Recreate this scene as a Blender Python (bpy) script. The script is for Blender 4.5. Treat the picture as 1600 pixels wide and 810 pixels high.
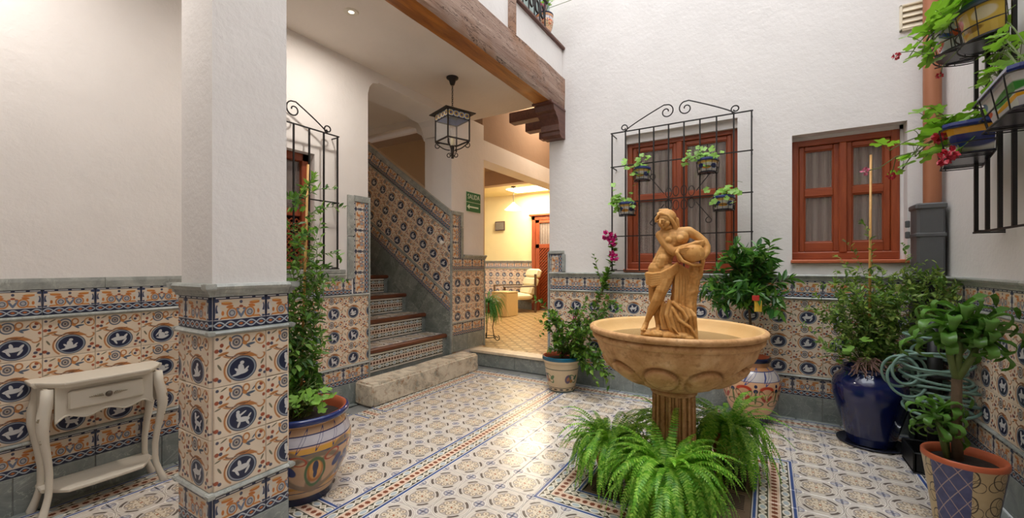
import bpy, bmesh, math, random
from mathutils import Vector, Matrix
import numpy as np

for o in list(bpy.data.objects): bpy.data.objects.remove(o)
SC = bpy.context.scene
COL = SC.collection
PI = math.pi
rnd = random.Random(7)

# ------------------------------------------------------------------ camera
FPX, HZ, CAMH = 657.0, 415.0, 1.30
YAW = math.atan(400 / 657.0)
cd = bpy.data.cameras.new('camera')
cam = bpy.data.objects.new('camera', cd); COL.objects.link(cam)
cam.location = (0, 0, CAMH); cam.rotation_euler = (PI / 2, 0, YAW)
cd.sensor_width = 36; cd.lens = FPX / 1600 * 36
cd.shift_y = (HZ - 405) / 1600
cd.clip_start = .02; cd.clip_end = 200
SC.camera = cam
# ------------------------------------------------------------------ view, sky
SC.view_settings.view_transform = 'Standard'; SC.view_settings.look = 'None'
SC.view_settings.exposure = 0.27; SC.view_settings.gamma = 1.0
SC.view_settings.use_curve_mapping = False
wd = bpy.data.worlds.new('world'); SC.world = wd; wd.use_nodes = True
bg = wd.node_tree.nodes['Background']
bg.inputs[0].default_value = (.93, .96, 1.0, 1); bg.inputs[1].default_value = 3.9
SC.cycles.max_bounces = 8; SC.cycles.diffuse_bounces = 5; SC.cycles.glossy_bounces = 3
SC.cycles.transmission_bounces = 4; SC.cycles.transparent_max_bounces = 8
SC.cycles.sample_clamp_indirect = 6.0

def area_light(name, loc, size, power, color, rot=(0, 0, 0), shape='RECTANGLE', sy=None):
    l = bpy.data.lights.new(name, 'AREA'); l.energy = power; l.color = color
    l.shape = shape; l.size = size; l.size_y = sy or size
    o = bpy.data.objects.new(name, l); COL.objects.link(o); o.location = loc; o.rotation_euler = rot
    return o
def point_light(name, loc, power, color, r=.05):
    l = bpy.data.lights.new(name, 'POINT'); l.energy = power; l.color = color; l.shadow_soft_size = r
    o = bpy.data.objects.new(name, l); COL.objects.link(o); o.location = loc
    return o
sun = bpy.data.lights.new('sun', 'SUN'); sun.energy = 1.1; sun.angle = math.radians(25); sun.color = (1, .96, .9)
so = bpy.data.objects.new('sun', sun); COL.objects.link(so); so.rotation_euler = (math.radians(14), math.radians(10), 0)
area_light('porch_downlight_and_fill', (-2.7, 2.09, 3.19), .12, 12, (1, .92, .83), shape='DISK')
area_light('porch_downlight_and_fill', (-2.7, .2, 3.19), .12, 17, (1, .95, .90), shape='DISK')  # unseen fill lamp added to brighten the left wall and table
area_light('skylight_light', (-4.6, 8.62, 3.06), 1.3, 75, (1, .86, .62), sy=.5)
area_light('lounge_fill_light', (-3.9, 6.3, 3.3), .5, 30, (1, .82, .6), shape='DISK')  # unseen warm fill added for the back room, no fixture
area_light('void_fill_light', (-2.9, 6.2, 4.15), .4, 30, (1, .84, .66), shape='DISK')  # unseen fill added to lighten the brown void walls
area_light('landing_light', (-5.6, 4.6, 4.3), .5, 26, (1, .8, .58), shape='DISK')
# ------------------------------------------------------------------ pixel -> point
FW = Vector((-math.sin(YAW), math.cos(YAW), 0)); RT = Vector((math.cos(YAW), math.sin(YAW), 0))
def ray(u, v): return FW + RT * ((u - 800) / FPX) + Vector((0, 0, (HZ - v) / FPX))
def at(u, v, t): return Vector((0, 0, CAMH)) + ray(u, v) * t
def aty(u, v, Y):
    r = ray(u, v); return Vector((0, 0, CAMH)) + r * (Y / r.y)
def atx(u, v, X):
    r = ray(u, v); return Vector((0, 0, CAMH)) + r * (X / r.x)
def atz(u, v, Z):
    r = ray(u, v); return Vector((0, 0, CAMH)) + r * ((Z - CAMH) / r.z)

# ------------------------------------------------------------------ node helpers
class S:
    def __init__(s, g, k): s.g = g; s.k = k
    def _m(s, op, *a, clamp=False): return s.g.math(op, s, *a, clamp=clamp)
    def __add__(s, b): return s._m('ADD', b)
    __radd__ = __add__
    def __sub__(s, b): return s._m('SUBTRACT', b)
    def __rsub__(s, b): return s.g.math('SUBTRACT', b, s)
    def __mul__(s, b): return s._m('MULTIPLY', b)
    __rmul__ = __mul__
    def __truediv__(s, b): return s._m('DIVIDE', b)
    def abs(s): return s._m('ABSOLUTE')
    def fract(s): return s._m('FRACT')
    def max(s, b): return s._m('MAXIMUM', b)
    def min(s, b): return s._m('MINIMUM', b)
    def sin(s): return s._m('SINE')
    def cos(s): return s._m('COSINE')
    def lt(s, c, w): return s.g.math('MULTIPLY_ADD', s, -1.0 / w, c / w + .5, clamp=True)   # soft s<c
    def gt(s, c, w): return s.g.math('MULTIPLY_ADD', s, 1.0 / w, -c / w + .5, clamp=True)
    def near(s, c, h, w): return (s - c).abs().lt(h, w)

class G:
    def __init__(g, name):
        g.mat = bpy.data.materials.new(name); g.mat.use_nodes = True
        g.nt = g.mat.node_tree; g.nt.nodes.clear()
        g.out = g.nt.nodes.new('ShaderNodeOutputMaterial')
    def nd(g, t): return g.nt.nodes.new(t)
    def put(g, sock, v):
        if isinstance(v, S): g.nt.links.new(v.k, sock)
        elif isinstance(v, (tuple, list)) and len(v) == 3 and sock.type == 'RGBA': sock.default_value = (*v, 1)
        elif v is not None: sock.default_value = v
    def math(g, op, a, b=None, c=None, clamp=False):
        n = g.nd('ShaderNodeMath'); n.operation = op; n.use_clamp = clamp
        for i, v in enumerate((a, b, c)):
            if v is not None: g.put(n.inputs[i], v)
        return S(g, n.outputs[0])
    def uv(g):
        n = g.nd('ShaderNodeUVMap'); n.uv_map = 'UVMap'; return S(g, n.outputs[0])
    def obj(g): return S(g, g.nd('ShaderNodeTexCoord').outputs['Object'])
    def geo(g): return S(g, g.nd('ShaderNodeNewGeometry').outputs['Position'])
    def island(g): return S(g, g.nd('ShaderNodeNewGeometry').outputs['Random Per Island'])
    def orand(g): return S(g, g.nd('ShaderNodeObjectInfo').outputs['Random'])
    def sep(g, v):
        n = g.nd('ShaderNodeSeparateXYZ'); g.put(n.inputs[0], v); return [S(g, n.outputs[i]) for i in range(3)]
    def comb(g, x, y, z=0.0):
        n = g.nd('ShaderNodeCombineXYZ')
        for i, v in enumerate((x, y, z)): g.put(n.inputs[i], v)
        return S(g, n.outputs[0])
    def scale(g, v, s):
        n = g.nd('ShaderNodeVectorMath'); n.operation = 'MULTIPLY'; g.put(n.inputs[0], v); n.inputs[1].default_value = s
        return S(g, n.outputs[0])
    def length(g, v):
        n = g.nd('ShaderNodeVectorMath'); n.operation = 'LENGTH'; g.put(n.inputs[0], v); return S(g, n.outputs['Value'])
    def ell(g, p, cx, cy, a, b, rot=0.0):
        n = g.nd('ShaderNodeMapping'); n.vector_type = 'TEXTURE'; g.put(n.inputs[0], p)
        n.inputs['Location'].default_value = (cx, cy, 0); n.inputs['Rotation'].default_value = (0, 0, rot)
        n.inputs['Scale'].default_value = (a, b, 1); return g.length(S(g, n.outputs[0]))
    def disc(g, p, cx, cy, a, b, rot=0.0, k=10.0):
        return g.math('MULTIPLY_ADD', g.ell(p, cx, cy, a, b, rot), -k, k + .5, clamp=True)
    def union(g, ms):
        m = ms[0]
        for q in ms[1:]: m = m.max(q)
        return m
    def mix(g, f, a, b):
        n = g.nd('ShaderNodeMix'); n.data_type = 'RGBA'
        g.put(n.inputs[0], f); g.put(n.inputs[6], a); g.put(n.inputs[7], b); return S(g, n.outputs[2])
    def mul(g, a, b, f=1.0):
        n = g.nd('ShaderNodeMix'); n.data_type = 'RGBA'; n.blend_type = 'MULTIPLY'
        g.put(n.inputs[0], f); g.put(n.inputs[6], a); g.put(n.inputs[7], b); return S(g, n.outputs[2])
    def ramp(g, f, stops, interp='LINEAR'):
        n = g.nd('ShaderNodeValToRGB'); g.put(n.inputs[0], f); cr = n.color_ramp; cr.interpolation = interp
        while len(cr.elements) > 1: cr.elements.remove(cr.elements[-1])
        cr.elements[0].position = stops[0][0]; cr.elements[0].color = (*stops[0][1], 1)
        for p, c in stops[1:]:
            e = cr.elements.new(p); e.color = (*c, 1)
        return S(g, n.outputs[0])
    def noise(g, v, s, det=3.0, rough=.55, dist=0.0):
        n = g.nd('ShaderNodeTexNoise'); g.put(n.inputs['Vector'], v); n.inputs['Scale'].default_value = s
        n.inputs['Detail'].default_value = det; n.inputs['Roughness'].default_value = rough
        n.inputs['Distortion'].default_value = dist; return S(g, n.outputs[0])
    def vor(g, v, s, feat='F1'):
        n = g.nd('ShaderNodeTexVoronoi'); n.feature = feat; g.put(n.inputs['Vector'], v)
        n.inputs['Scale'].default_value = s; return S(g, n.outputs['Distance'])
    def bsdf(g, col, rough=.5, metal=0.0, spec=.5, coat=0.0, bump=None, bs=.3, bd=.01, alpha=None, em=None, ems=0, trans=None):
        n = g.nd('ShaderNodeBsdfPrincipled')
        g.put(n.inputs['Base Color'], col); g.put(n.inputs['Roughness'], rough); g.put(n.inputs['Metallic'], metal)
        n.inputs['Specular IOR Level'].default_value = spec; n.inputs['Coat Weight'].default_value = coat
        n.inputs['Coat Roughness'].default_value = .08
        if alpha is not None: g.put(n.inputs['Alpha'], alpha)
        if trans is not None: n.inputs['Transmission Weight'].default_value = trans
        if em is not None: g.put(n.inputs['Emission Color'], em); n.inputs['Emission Strength'].default_value = ems
        if bump is not None:
            b = g.nd('ShaderNodeBump'); b.inputs['Strength'].default_value = bs; b.inputs['Distance'].default_value = bd
            g.put(b.inputs['Height'], bump); g.nt.links.new(b.outputs[0], n.inputs['Normal'])
        g.nt.links.new(n.outputs[0], g.out.inputs[0]); g.pb = n
        return g.mat

def hexc(h):
    h = h.lstrip('#'); c = [int(h[i:i + 2], 16) / 255 for i in (0, 2, 4)]
    return tuple(x / 12.92 if x <= .04045 else ((x + .055) / 1.055) ** 2.4 for x in c)

# ------------------------------------------------------------------ materials
M = {}
def plain(name, hx, rough=.5, metal=0.0, var=.12, sc=20, bs=.0, spec=.5, coat=0.0):
    g = G(name); p = g.obj(); n = g.noise(p, sc)
    c = hexc(hx); col = g.mix(n, tuple(x * (1 - var) for x in c), tuple(min(1, x * (1 + var)) for x in c))
    M[name] = g.bsdf(col, rough, metal, spec, coat, bump=n if bs else None, bs=bs, bd=.004)
    return M[name]

def m_plaster(name, hx, stain=.08):
    g = G(name); p = g.geo(); n1 = g.noise(p, 1.3, 4); n2 = g.noise(p, 35, 3, .6); n3 = g.noise(p, 6, 4, .6)
    c = hexc(hx); d = tuple(x * (1 - stain) for x in c)
    col = g.mix(g.ramp(n1, [(.42, (0, 0, 0)), (.7, (1, 1, 1))]), c, d)
    M[name] = g.bsdf(col, .85, spec=.2, bump=n2 * .5 + n3, bs=.35, bd=.012)
m_plaster('white_plaster', '#e0dcd9'); m_plaster('porch_plaster', '#e8e3df'); m_plaster('ceiling_plaster', '#e0d7ce')
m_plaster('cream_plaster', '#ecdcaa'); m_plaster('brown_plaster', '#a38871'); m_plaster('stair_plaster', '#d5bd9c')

def wood(name, c1, c2, axis=2, sc=9, rough=.42, bs=.25, stretch=9, coat=.0, dark=None):
    g = G(name); s = [sc * 1.0] * 3; s[axis] = sc / stretch
    p = g.scale(g.obj(), s); n = g.noise(p, 4, 5, .65, .6); n2 = g.noise(g.obj(), 3, 2)
    col = g.mix(g.ramp(n, [(.3, (0, 0, 0)), (.72, (1, 1, 1))]), hexc(c1), hexc(c2))
    if dark: col = g.mix(g.ramp(n2, [(.45, (0, 0, 0)), (.7, (1, 1, 1))]), col, hexc(dark))
    M[name] = g.bsdf(col, rough, coat=coat, bump=n, bs=bs, bd=.004)
wood('window_wood', '#82391d', '#a04f2a'); wood('window_wood_side', '#82391d', '#a04f2a', axis=0)
wood('nosing_wood', '#4f2613', '#774022', axis=1, coat=.3); wood('dark_wood', '#3c2216', '#5a3623', axis=0)
wood('beam_under', '#7a4218', '#b8742c', axis=1, sc=6); wood('corbel_wood', '#4e2c22', '#6b4134', axis=1, sc=7)
wood('chair_wood', '#4d3a2a', '#6a5340'); wood('bamboo', '#b9823f', '#dcae66', axis=2, stretch=3)
# weathered beam
g = G('beam_front'); p = g.scale(g.obj(), (14, 1.2, 14)); n = g.noise(p, 1.6, 6, .7, .8); n2 = g.noise(g.obj(), 1.8, 4)
cr = g.noise(g.scale(g.obj(), (2, .9, 9)), 1.5, 5, .6, 1.5)
col = g.mix(g.ramp(n, [(.3, (0, 0, 0)), (.7, (1, 1, 1))]), hexc('#84695c'), hexc('#b39c8d'))
col = g.mix(g.ramp(n2, [(.5, (0, 0, 0)), (.7, (1, 1, 1))]), col, hexc('#97735b'))
crk = (cr - .5).abs().lt(.006, .008); col = g.mix(crk, col, hexc('#2c1d16'))
M['beam_front'] = g.bsdf(col, .8, spec=.2, bump=n - crk, bs=.5, bd=.01)
# slate / marble trims
def m_slate(name, c1, c2, veins=True, rough=.4):
    g = G(name); p = g.geo(); n = g.noise(p, 9, 6, .7, .6); n2 = g.noise(p, 60, 4, .7); r = g.orand()
    col = g.mix(g.ramp(n, [(.3, (0, 0, 0)), (.75, (1, 1, 1))]), hexc(c1), hexc(c2))
    if veins: col = g.mix((g.noise(p, 5, 5, .6, 1.2) - .5).abs().lt(.006, .01) * .5, col, hexc('#c3c8c0'))
    col = g.mul(col, g.mix(r, (.82, .84, .84), (1.08, 1.06, 1.05)))
    M[name] = g.bsdf(col, rough, bump=n2, bs=.12, bd=.003)
m_slate('slate', '#727a78', '#9ba19e'); m_slate('slate_trim', '#7f8480', '#b9bbb5', rough=.3); m_slate('dark_slate', '#666e6a', '#8b928c')
m_slate('marble', '#d3bf9f', '#ecdfca', veins=False)
g = G('worn_stone'); p = g.geo(); n = g.noise(p, 7, 6, .7, .5); n2 = g.noise(p, 16, 5, .7); n3 = g.noise(p, 70, 3, .7)
col = g.ramp(n, [(.3, hexc('#7b827f')), (.42, hexc('#b5ab98')), (.52, hexc('#d6cbb6')), (.7, hexc('#e6dcc9'))])
col = g.mix(g.ramp(n2, [(.54, (0, 0, 0)), (.66, (.8, .8, .8))]), col, hexc('#9c6f45'))
M['worn_stone'] = g.bsdf(col, .7, bump=n + n3 * .4, bs=.7, bd=.02)
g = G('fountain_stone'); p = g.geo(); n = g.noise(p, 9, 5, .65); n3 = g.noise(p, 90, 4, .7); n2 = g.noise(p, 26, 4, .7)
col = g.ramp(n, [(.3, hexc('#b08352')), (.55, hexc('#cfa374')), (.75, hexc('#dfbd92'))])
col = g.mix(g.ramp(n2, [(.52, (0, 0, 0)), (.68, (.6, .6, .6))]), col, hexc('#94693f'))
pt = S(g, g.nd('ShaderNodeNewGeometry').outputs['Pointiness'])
col = g.mix(g.math('MULTIPLY_ADD', pt, -14.0, 6.9, clamp=True) * .8, col, hexc('#7a5230'))  # occlusion shade painted into the carved hollows by pointiness
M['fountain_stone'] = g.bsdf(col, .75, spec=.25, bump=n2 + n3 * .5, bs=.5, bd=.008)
g = G('bowl_inside'); p = g.geo(); n = g.noise(p, 6, 4, .6); n3 = g.noise(p, 80, 3, .7)
col = g.mix(n, hexc('#d9a764'), hexc('#e8c48a'))
M['bowl_inside'] = g.bsdf(col, .6, bump=n3, bs=.2, bd=.004)
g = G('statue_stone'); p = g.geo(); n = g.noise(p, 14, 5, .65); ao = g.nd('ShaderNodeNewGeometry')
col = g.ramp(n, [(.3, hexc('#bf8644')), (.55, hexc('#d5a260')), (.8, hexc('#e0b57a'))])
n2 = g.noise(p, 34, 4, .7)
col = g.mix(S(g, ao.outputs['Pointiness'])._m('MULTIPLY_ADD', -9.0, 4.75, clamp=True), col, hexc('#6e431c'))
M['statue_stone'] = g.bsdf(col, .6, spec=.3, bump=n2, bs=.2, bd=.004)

plain('iron', '#1d1a19', .5, .3, .2); plain('lantern_iron', '#2a211c', .5, .3); plain('copper', '#a2694a', .45, .15, .12, 5, spec=.4)
plain('cast_iron', '#5c5d5e', .5, .2, .1); plain('black_plastic', '#121314', .45); plain('soil', '#241a13', .95, 0, .5, 60, .8)
plain('cream_paint', '#d8d0c0', .45, 0, .05, 4, spec=.4); plain('aged_paint', '#a0957f', .5, 0, .35, 120, .4); plain('brass_dark', '#6b6258', .4, .6)
plain('orange_sill', '#b8613a', .5, 0, .12); plain('cream_louvre', '#e2d6bd', .5, 0, .03); plain('hose', '#6f8f83', .35, 0, .1)
plain('cushion', '#e6dcbc', .9, 0, .04, 8); plain('cube_wood', '#d3bd8d', .6, 0, .06); plain('white_ceramic', '#e8e2d8', .2, 0, .03)
plain('sign_green', '#11693b', .5, 0, .03); plain('sign_white', '#d5e6d2', .5, 0, .02); plain('terracotta', '#b35a36', .75, 0, .15, 14, .3)
plain('yellow_tag', '#e2b63a', .5); plain('red_tag', '#c0352a', .5); plain('stem_green', '#5d6d38', .6, 0, .25, 30); plain('bark', '#5b4a36', .85, 0, .3, 40, .5)
plain('dry_root', '#8a6d63', .8, 0, .2); plain('magenta', '#c01c74', .5, 0, .2, 40); plain('red_flower', '#b32638', .5, 0, .2); plain('pink_flower', '#c96a86', .5, 0, .2)
plain('curtain', '#b9aaa0', .9, 0, .1, 9); plain('dark_interior', '#1c1512', .9); plain('picture_grey', '#7d7468', .8, 0, .3, 30)
plain('water', '#6d5a38', .05, 0, .1, spec=.6); plain('grate_stone', '#6d5a47', .8, 0, .3, 30, .5); plain('slot_black', '#0d0b09', .9); plain('grey_jamb', '#8fa09d', .7)
plain('blue_glaze', '#131d4f', .12, 0, .25, 5, coat=.6); plain('blue_rim', '#1c2c66', .15, 0, .2, 12, coat=.4)
plain('saucer_dark', '#242535', .25, 0, .15)
g = G('warm_glow'); M['warm_glow'] = g.bsdf((.9, .8, .6), em=(1, .87, .62), ems=3.0)
g = G('sky_panel'); M['sky_panel'] = g.bsdf((.9, .9, .85), em=(1, .97, .88), ems=3.5)
g = G('lamp_glow'); M['lamp_glow'] = g.bsdf((.9, .9, .85), em=(1, .9, .72), ems=1.6)
g = G('glass'); M['glass'] = g.bsdf((.30, .24, .21), .03, spec=.9, alpha=.36)
g = G('clear_glass'); M['clear_glass'] = g.bsdf((.9, .9, .9), .03, spec=.5, alpha=.10)
g = G('curtain_stripes'); x, y, z = g.sep(g.obj()); s = (x * 95.0).sin() * .5 + .5
M['curtain_stripes'] = g.bsdf(g.mix(s, hexc('#7f6c61'), hexc('#cdbfb3')), .9, bump=s, bs=.5)

def leafmat(name, c1, c2, c3, rough=.4, tr=.35, dead=0):
    g = G(name); r = g.island(); n = g.noise(g.geo(), 7, 2)
    col = g.ramp(r, [(0, hexc(c1)), (.5, hexc(c2)), (1, hexc(c3))])
    col = g.mul(col, g.ramp(n, [(.3, (.75, .75, .75)), (.7, (1.25, 1.25, 1.2))]))
    m = g.bsdf(col, rough, spec=.4)
    t = g.nd('ShaderNodeBsdfTranslucent'); g.put(t.inputs[0], g.mul(col, (1.2, 1.25, .6)))
    ms = g.nd('ShaderNodeMixShader'); ms.inputs[0].default_value = tr
    g.nt.links.new(g.pb.outputs[0], ms.inputs[1]); g.nt.links.new(t.outputs[0], ms.inputs[2])
    g.nt.links.new(ms.outputs[0], g.out.inputs[0]); M[name] = m
leafmat('fern_leaf', '#4c8f22', '#7ab338', '#a6cf58'); leafmat('dark_leaf', '#2a5526', '#457834', '#74a04c', .3)
leafmat('climber_leaf', '#34592a', '#568336', '#88ad57'); leafmat('jasmine_leaf', '#4a6f34', '#739548', '#abbf6e')
leafmat('geranium_leaf', '#4a7f2c', '#7dae3f', '#a9cb5c'); leafmat('dracaena_leaf', '#35652d', '#528238', '#86a955', .25, .25)
leafmat('bright_leaf', '#4f8a35', '#7fb04c', '#b0cf74'); leafmat('stand_fern', '#2f6a33', '#478a45', '#6aa85a'); leafmat('boug_leaf', '#33561f', '#55802f', '#84a548')

# ---- painted tiles (uv 0..1)
CREAM, NAVY, ORANGE, PALEB, WHITE, BROWN = hexc('#d3c2ac'), hexc('#262c45'), hexc('#b27744'), hexc('#858d98'), hexc('#c9c9c8'), hexc('#6a4634')
FIGS = [  # horse and rider, triton, seated figure, running centaur
    [(.50, .40, .12, .055, .1), (.40, .31, .02, .08, .5), (.60, .31, .02, .08, -.6), (.62, .47, .06, .028, .9), (.45, .50, .03, .07, .2), (.38, .43, .07, .016, .4), (.36, .37, .05, .016, -.5)],
    [(.48, .36, .07, .08, .3), (.56, .29, .09, .035, .4), (.44, .49, .035, .06, -.4), (.38, .42, .07, .018, .9), (.60, .42, .045, .04, 0), (.42, .27, .07, .022, -.3)],
    [(.50, .31, .10, .045, .1), (.48, .40, .05, .09, .2), (.50, .53, .035, .035, 0), (.42, .35, .07, .025, -.7), (.58, .36, .06, .02, .8), (.40, .26, .08, .02, .1)],
    [(.52, .35, .11, .05, -.1), (.43, .45, .035, .085, .3), (.42, .55, .03, .03, 0), (.50, .49, .08, .018, .5), (.60, .27, .02, .07, .5), (.44, .26, .02, .07, -.4), (.64, .41, .05, .018, .9)]]
def m_medallion(k):
    g = G('medallion_tile_%s' % 'abcd'[k]); uvn = g.uv(); r = g.orand()
    base = g.noise(g.geo(), 12, 3); col = g.mix(base, CREAM, hexc('#e6d6c0'))
    D = lambda *a, **q: g.disc(uvn, *a, **q)
    # acanthus strokes winding from the rosette round the oval
    o1 = g.ell(uvn, .53, .29, .345, .315, 0).near(1.0, .045, .05) * g.ell(uvn, .66, .60, .28, .15, 0).lt(1.0, .2)
    o2 = g.ell(uvn, .50, .29, .31, .29, 0).near(1.0, .06, .06) * g.ell(uvn, .22, .22, .12, .24, 0).lt(1.0, .2)
    o3 = g.ell(uvn, .885, .50, .085, .07, .3).near(1.0, .22, .2) * g.ell(uvn, .93, .47, .12, .08, 0).lt(1.0, .2)
    o4 = g.ell(uvn, .38, .62, .24, .10, -.1).near(1.0, .10, .1) * g.ell(uvn, .34, .53, .26, .08, 0).lt(1.0, .2)
    o6 = g.ell(uvn, .17, .63, .10, .028, .2).lt(1.0, .3)
    o7 = g.ell(uvn, .62, .55, .20, .035, -.25).lt(1.0, .3)
    col = g.mix(g.union([o1, o2, o3, o4, o6, o7]), col, ORANGE)
    o5 = g.ell(uvn, .47, .64, .26, .09, .1).near(1.0, .07, .07) * g.ell(uvn, .44, .57, .3, .06, 0).lt(1.0, .2)
    o8 = g.ell(uvn, .51, .30, .315, .285, 0).near(1.0, .035, .04) * g.ell(uvn, .36, .52, .26, .16, 0).lt(1.0, .2)
    col = g.mix(o5.max(o8), col, BROWN)
    # rosette, bird and scroll
    rr = g.ell(uvn, .41, .83, .115, .12)
    col = g.mix(rr.near(1.05, .14, .1), col, hexc('#5a6272')); col = g.mix(rr.lt(.78, .12), col, hexc('#b4ab9f')); col = g.mix(rr.near(.5, .13, .1), col, hexc('#626069')); col = g.mix(rr.lt(.2, .15), col, hexc('#4f3f3c'))
    col = g.mix(g.ell(uvn, .60, .88, .06, .07).near(1.0, .25, .2), col, ORANGE)
    col = g.mix(g.union([D(.68, .76, .10, .025, .15, k=4), D(.76, .86, .07, .015, .8, k=4), D(.64, .72, .05, .02, -.6, k=4)]), col, hexc('#55606f'))
    col = g.mix(g.union([D(.57, .79, .05, .03, -.5, k=4), D(.30, .90, .03, .05, .3, k=4), D(.25, .75, .05, .02, .7, k=4)]), col, hexc('#bd7f47'))
    # blossoms
    reds = g.union([D(.05, .70, .04, .04, k=3), D(.14, .80, .035, .04, k=3), D(.04, .16, .045, .04, k=3), D(.93, .24, .045, .04, k=3), D(.90, .90, .04, .04, k=3), D(.95, .66, .03, .035, k=3), D(.86, .08, .035, .03, k=3)])
    col = g.mix(reds, col, hexc('#9c5238'))
    blu = g.union([D(.12, .70, .035, .035, k=3), D(.10, .12, .035, .035, k=3), D(.88, .17, .04, .035, k=3), D(.86, .82, .035, .035, k=3), D(.97, .12, .03, .03, k=3), D(.06, .93, .03, .03, k=3)])
    col = g.mix(blu, col, hexc('#4f5062'))
    col = g.mix(g.ell(uvn, .88, .84, .09, .11, .5).near(1.0, .14, .14), col, hexc('#c08a55'))
    grn = g.union([D(.10, .38, .02, .07, .5, k=4), D(.92, .36, .02, .06, -.5, k=4), D(.18, .94, .07, .015, .5, k=4), D(.07, .57, .06, .015, .3, k=4)])
    col = g.mix(grn, col, hexc('#75705c'))
    # oval medallion
    e = g.ell(uvn, .52, .29, .265, .235)
    col = g.mix(e.lt(1.08, .05), col, hexc('#414654')); col = g.mix(e.lt(1.0, .05), col, hexc('#8e97a2')); col = g.mix(e.lt(.90, .05), col, NAVY)
    fig = g.union([D(f[0] + .02, f[1] * .84 - .04, f[2] * 1.15, f[3] * 1.0, f[4], k=5) for f in FIGS[k]])
    col = g.mix(fig, col, WHITE)
    col = g.mul(col, g.mix(r, (.93, .92, .92), (1.06, 1.05, 1.05)))
    M['medallion%d' % k] = g.bsdf(col, .28, spec=.4, bump=g.noise(g.geo(), 14, 2), bs=.08, bd=.004)
for k in range(4): m_medallion(k)

g = G('frieze_tile'); uvn = g.uv(); x, y, _ = g.sep(uvn); mx = (x - .5).abs()
ms = g.comb(mx, y)
col = g.mix(y.gt(.30, .01), NAVY, hexc('#cfbfa9'))
D = lambda *a, **q: g.disc(ms, *a, **q)
col = g.mix(g.union([D(.50, .6, .028, .4, k=5), D(.47, .88, .07, .05, .3, k=5), D(.445, .60, .025, .16, k=4), D(.42, .34, .07, .035, k=4)]), col, hexc('#37405c'))
col = g.mix(g.union([D(.27, .79, .11, .05, .12, k=4), D(.21, .69, .07, .045, -.4, k=4), D(.27, .36, .14, .03, -.12, k=4), D(.34, .50, .025, .07, k=4), D(.07, .62, .03, .05, .6, k=4)]), col, hexc('#bb7138'))
col = g.mix(g.union([D(.28, .815, .08, .02, .1, k=4), D(.26, .375, .09, .012, -.1, k=4)]), col, hexc('#cf9c5a'))
rr = g.ell(ms, .17, .49, .09, .15)
col = g.mix(rr.near(1.0, .16, .1), col, hexc('#b8763c')); col = g.mix(rr.lt(.82, .08), col, hexc('#a5a6a8')); col = g.mix(rr.near(.5, .10, .08), col, hexc('#5f5c68'))
col = g.mix(g.union([D(.405, .60, .032, .13, -.15, k=5), D(.39, .79, .025, .045, k=5), D(.345, .70, .06, .018, .3, k=5), D(.425, .47, .05, .035, .7, k=5), D(.39, .38, .02, .07, .3, k=5)]), col, hexc('#c9c4bc'))
col = g.mix(g.union([D(.025, .44, .025, .14, -.35, k=4), D(.06, .60, .03, .03, -.4, k=4)]), col, hexc('#6a7488'))
col = g.mix(D(0, .82, .03, .05, k=4), col, hexc('#4c4f62')); col = g.mix(D(0, .68, .04, .04, k=4), col, hexc('#9a5233'))
# top band with dashes, bottom guilloche
top = y.gt(.91, .01); col = g.mix(top, col, NAVY)
col = g.mix(y.near(.955, .016, .01) * ((x * 4.0).fract() - .5).abs().lt(.36, .04), col, WHITE)
col = g.mix(y.near(.30, .008, .008), col, WHITE)
w = ((x * (PI * 5)).sin() * .085)
col = g.mix(g.math('MAXIMUM', (y - .15 - w).abs().lt(.022, .02), (y - .15 + w).abs().lt(.022, .02)), col, hexc('#aeb6bd'))
dx = ((x * 5.0).fract() - .5).abs(); col = g.mix((dx * .17 + (y - .15).abs()).lt(.04, .015), col, hexc('#b96c38'))
M['frieze'] = g.bsdf(col, .28, spec=.4, bump=g.noise(g.geo(), 14, 2), bs=.08, bd=.004)

# floor carpet tile
g = G('floor_tile_pattern'); uvn = g.uv(); x, y, _ = g.sep(uvn); cx = x - .5; cy = y - .5
r = g.length(g.comb(cx, cy)); th = g.math('ARCTAN2', cy, cx)
fold = lambda n: (((th * (n / (2 * PI))) + 64.0).fract() - .5).abs() * (2 * PI / n)
gr = g.noise(g.geo(), 1.2, 3); fine = g.noise(g.geo(), 70, 2)
col = g.mix(fine, hexc('#bab0a9'), hexc('#d2cac3'))
qx = .5 - cx.abs(); qy = .5 - cy.abs(); q = g.length(g.comb(qx, qy))
dg = (qx - qy).abs()
col = g.mix(dg.lt(.02, .02) * q.lt(.24, .03), col, hexc('#8d8b92'))
col = g.mix(q.near(.17, .018, .02), col, hexc('#ddd8d0')); col = g.mix(q.near(.13, .014, .015), col, hexc('#918c92'))
col = g.mix(q.lt(.10, .02), col, hexc('#c9c5c4')); col = g.mix((qx.min(qy)).lt(.03, .02) * q.lt(.14, .02), col, hexc('#8a8c9c')); col = g.mix(q.lt(.035, .02), col, hexc('#75707a'))
col = g.mix((r - .475).abs().lt(.032, .015), col, hexc('#e2dcd2')); col = g.mix((r - .475).abs().lt(.007, .008), col, hexc('#8f867e'))
f4 = (th * 4.0).cos()
col = g.mix((r - .405).abs().lt(.036, .012), col, g.mix(f4.gt(-.15, .4), hexc('#69605a'), hexc('#d0c7bc')))
col = g.mix(r.lt(.365, .012), col, hexc('#e0d9cc')); col = g.mix(r.lt(.345, .012), col, hexc('#b3aaa3'))
a = fold(8); px = r * a.cos(); py = r * a.sin(); pr = g.length(g.comb(px - .245, py))
col = g.mix(pr.lt(.085, .012), col, hexc('#7b6d60')); col = g.mix(pr.lt(.070, .012), col, hexc('#d8cab4')); col = g.mix(pr.lt(.025, .012), col, hexc('#8b7560'))
col = g.mix(r.lt(.175, .015), col, hexc('#dccfba')); 
a2 = (th * 4.0).cos() * .05 + .085
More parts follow.
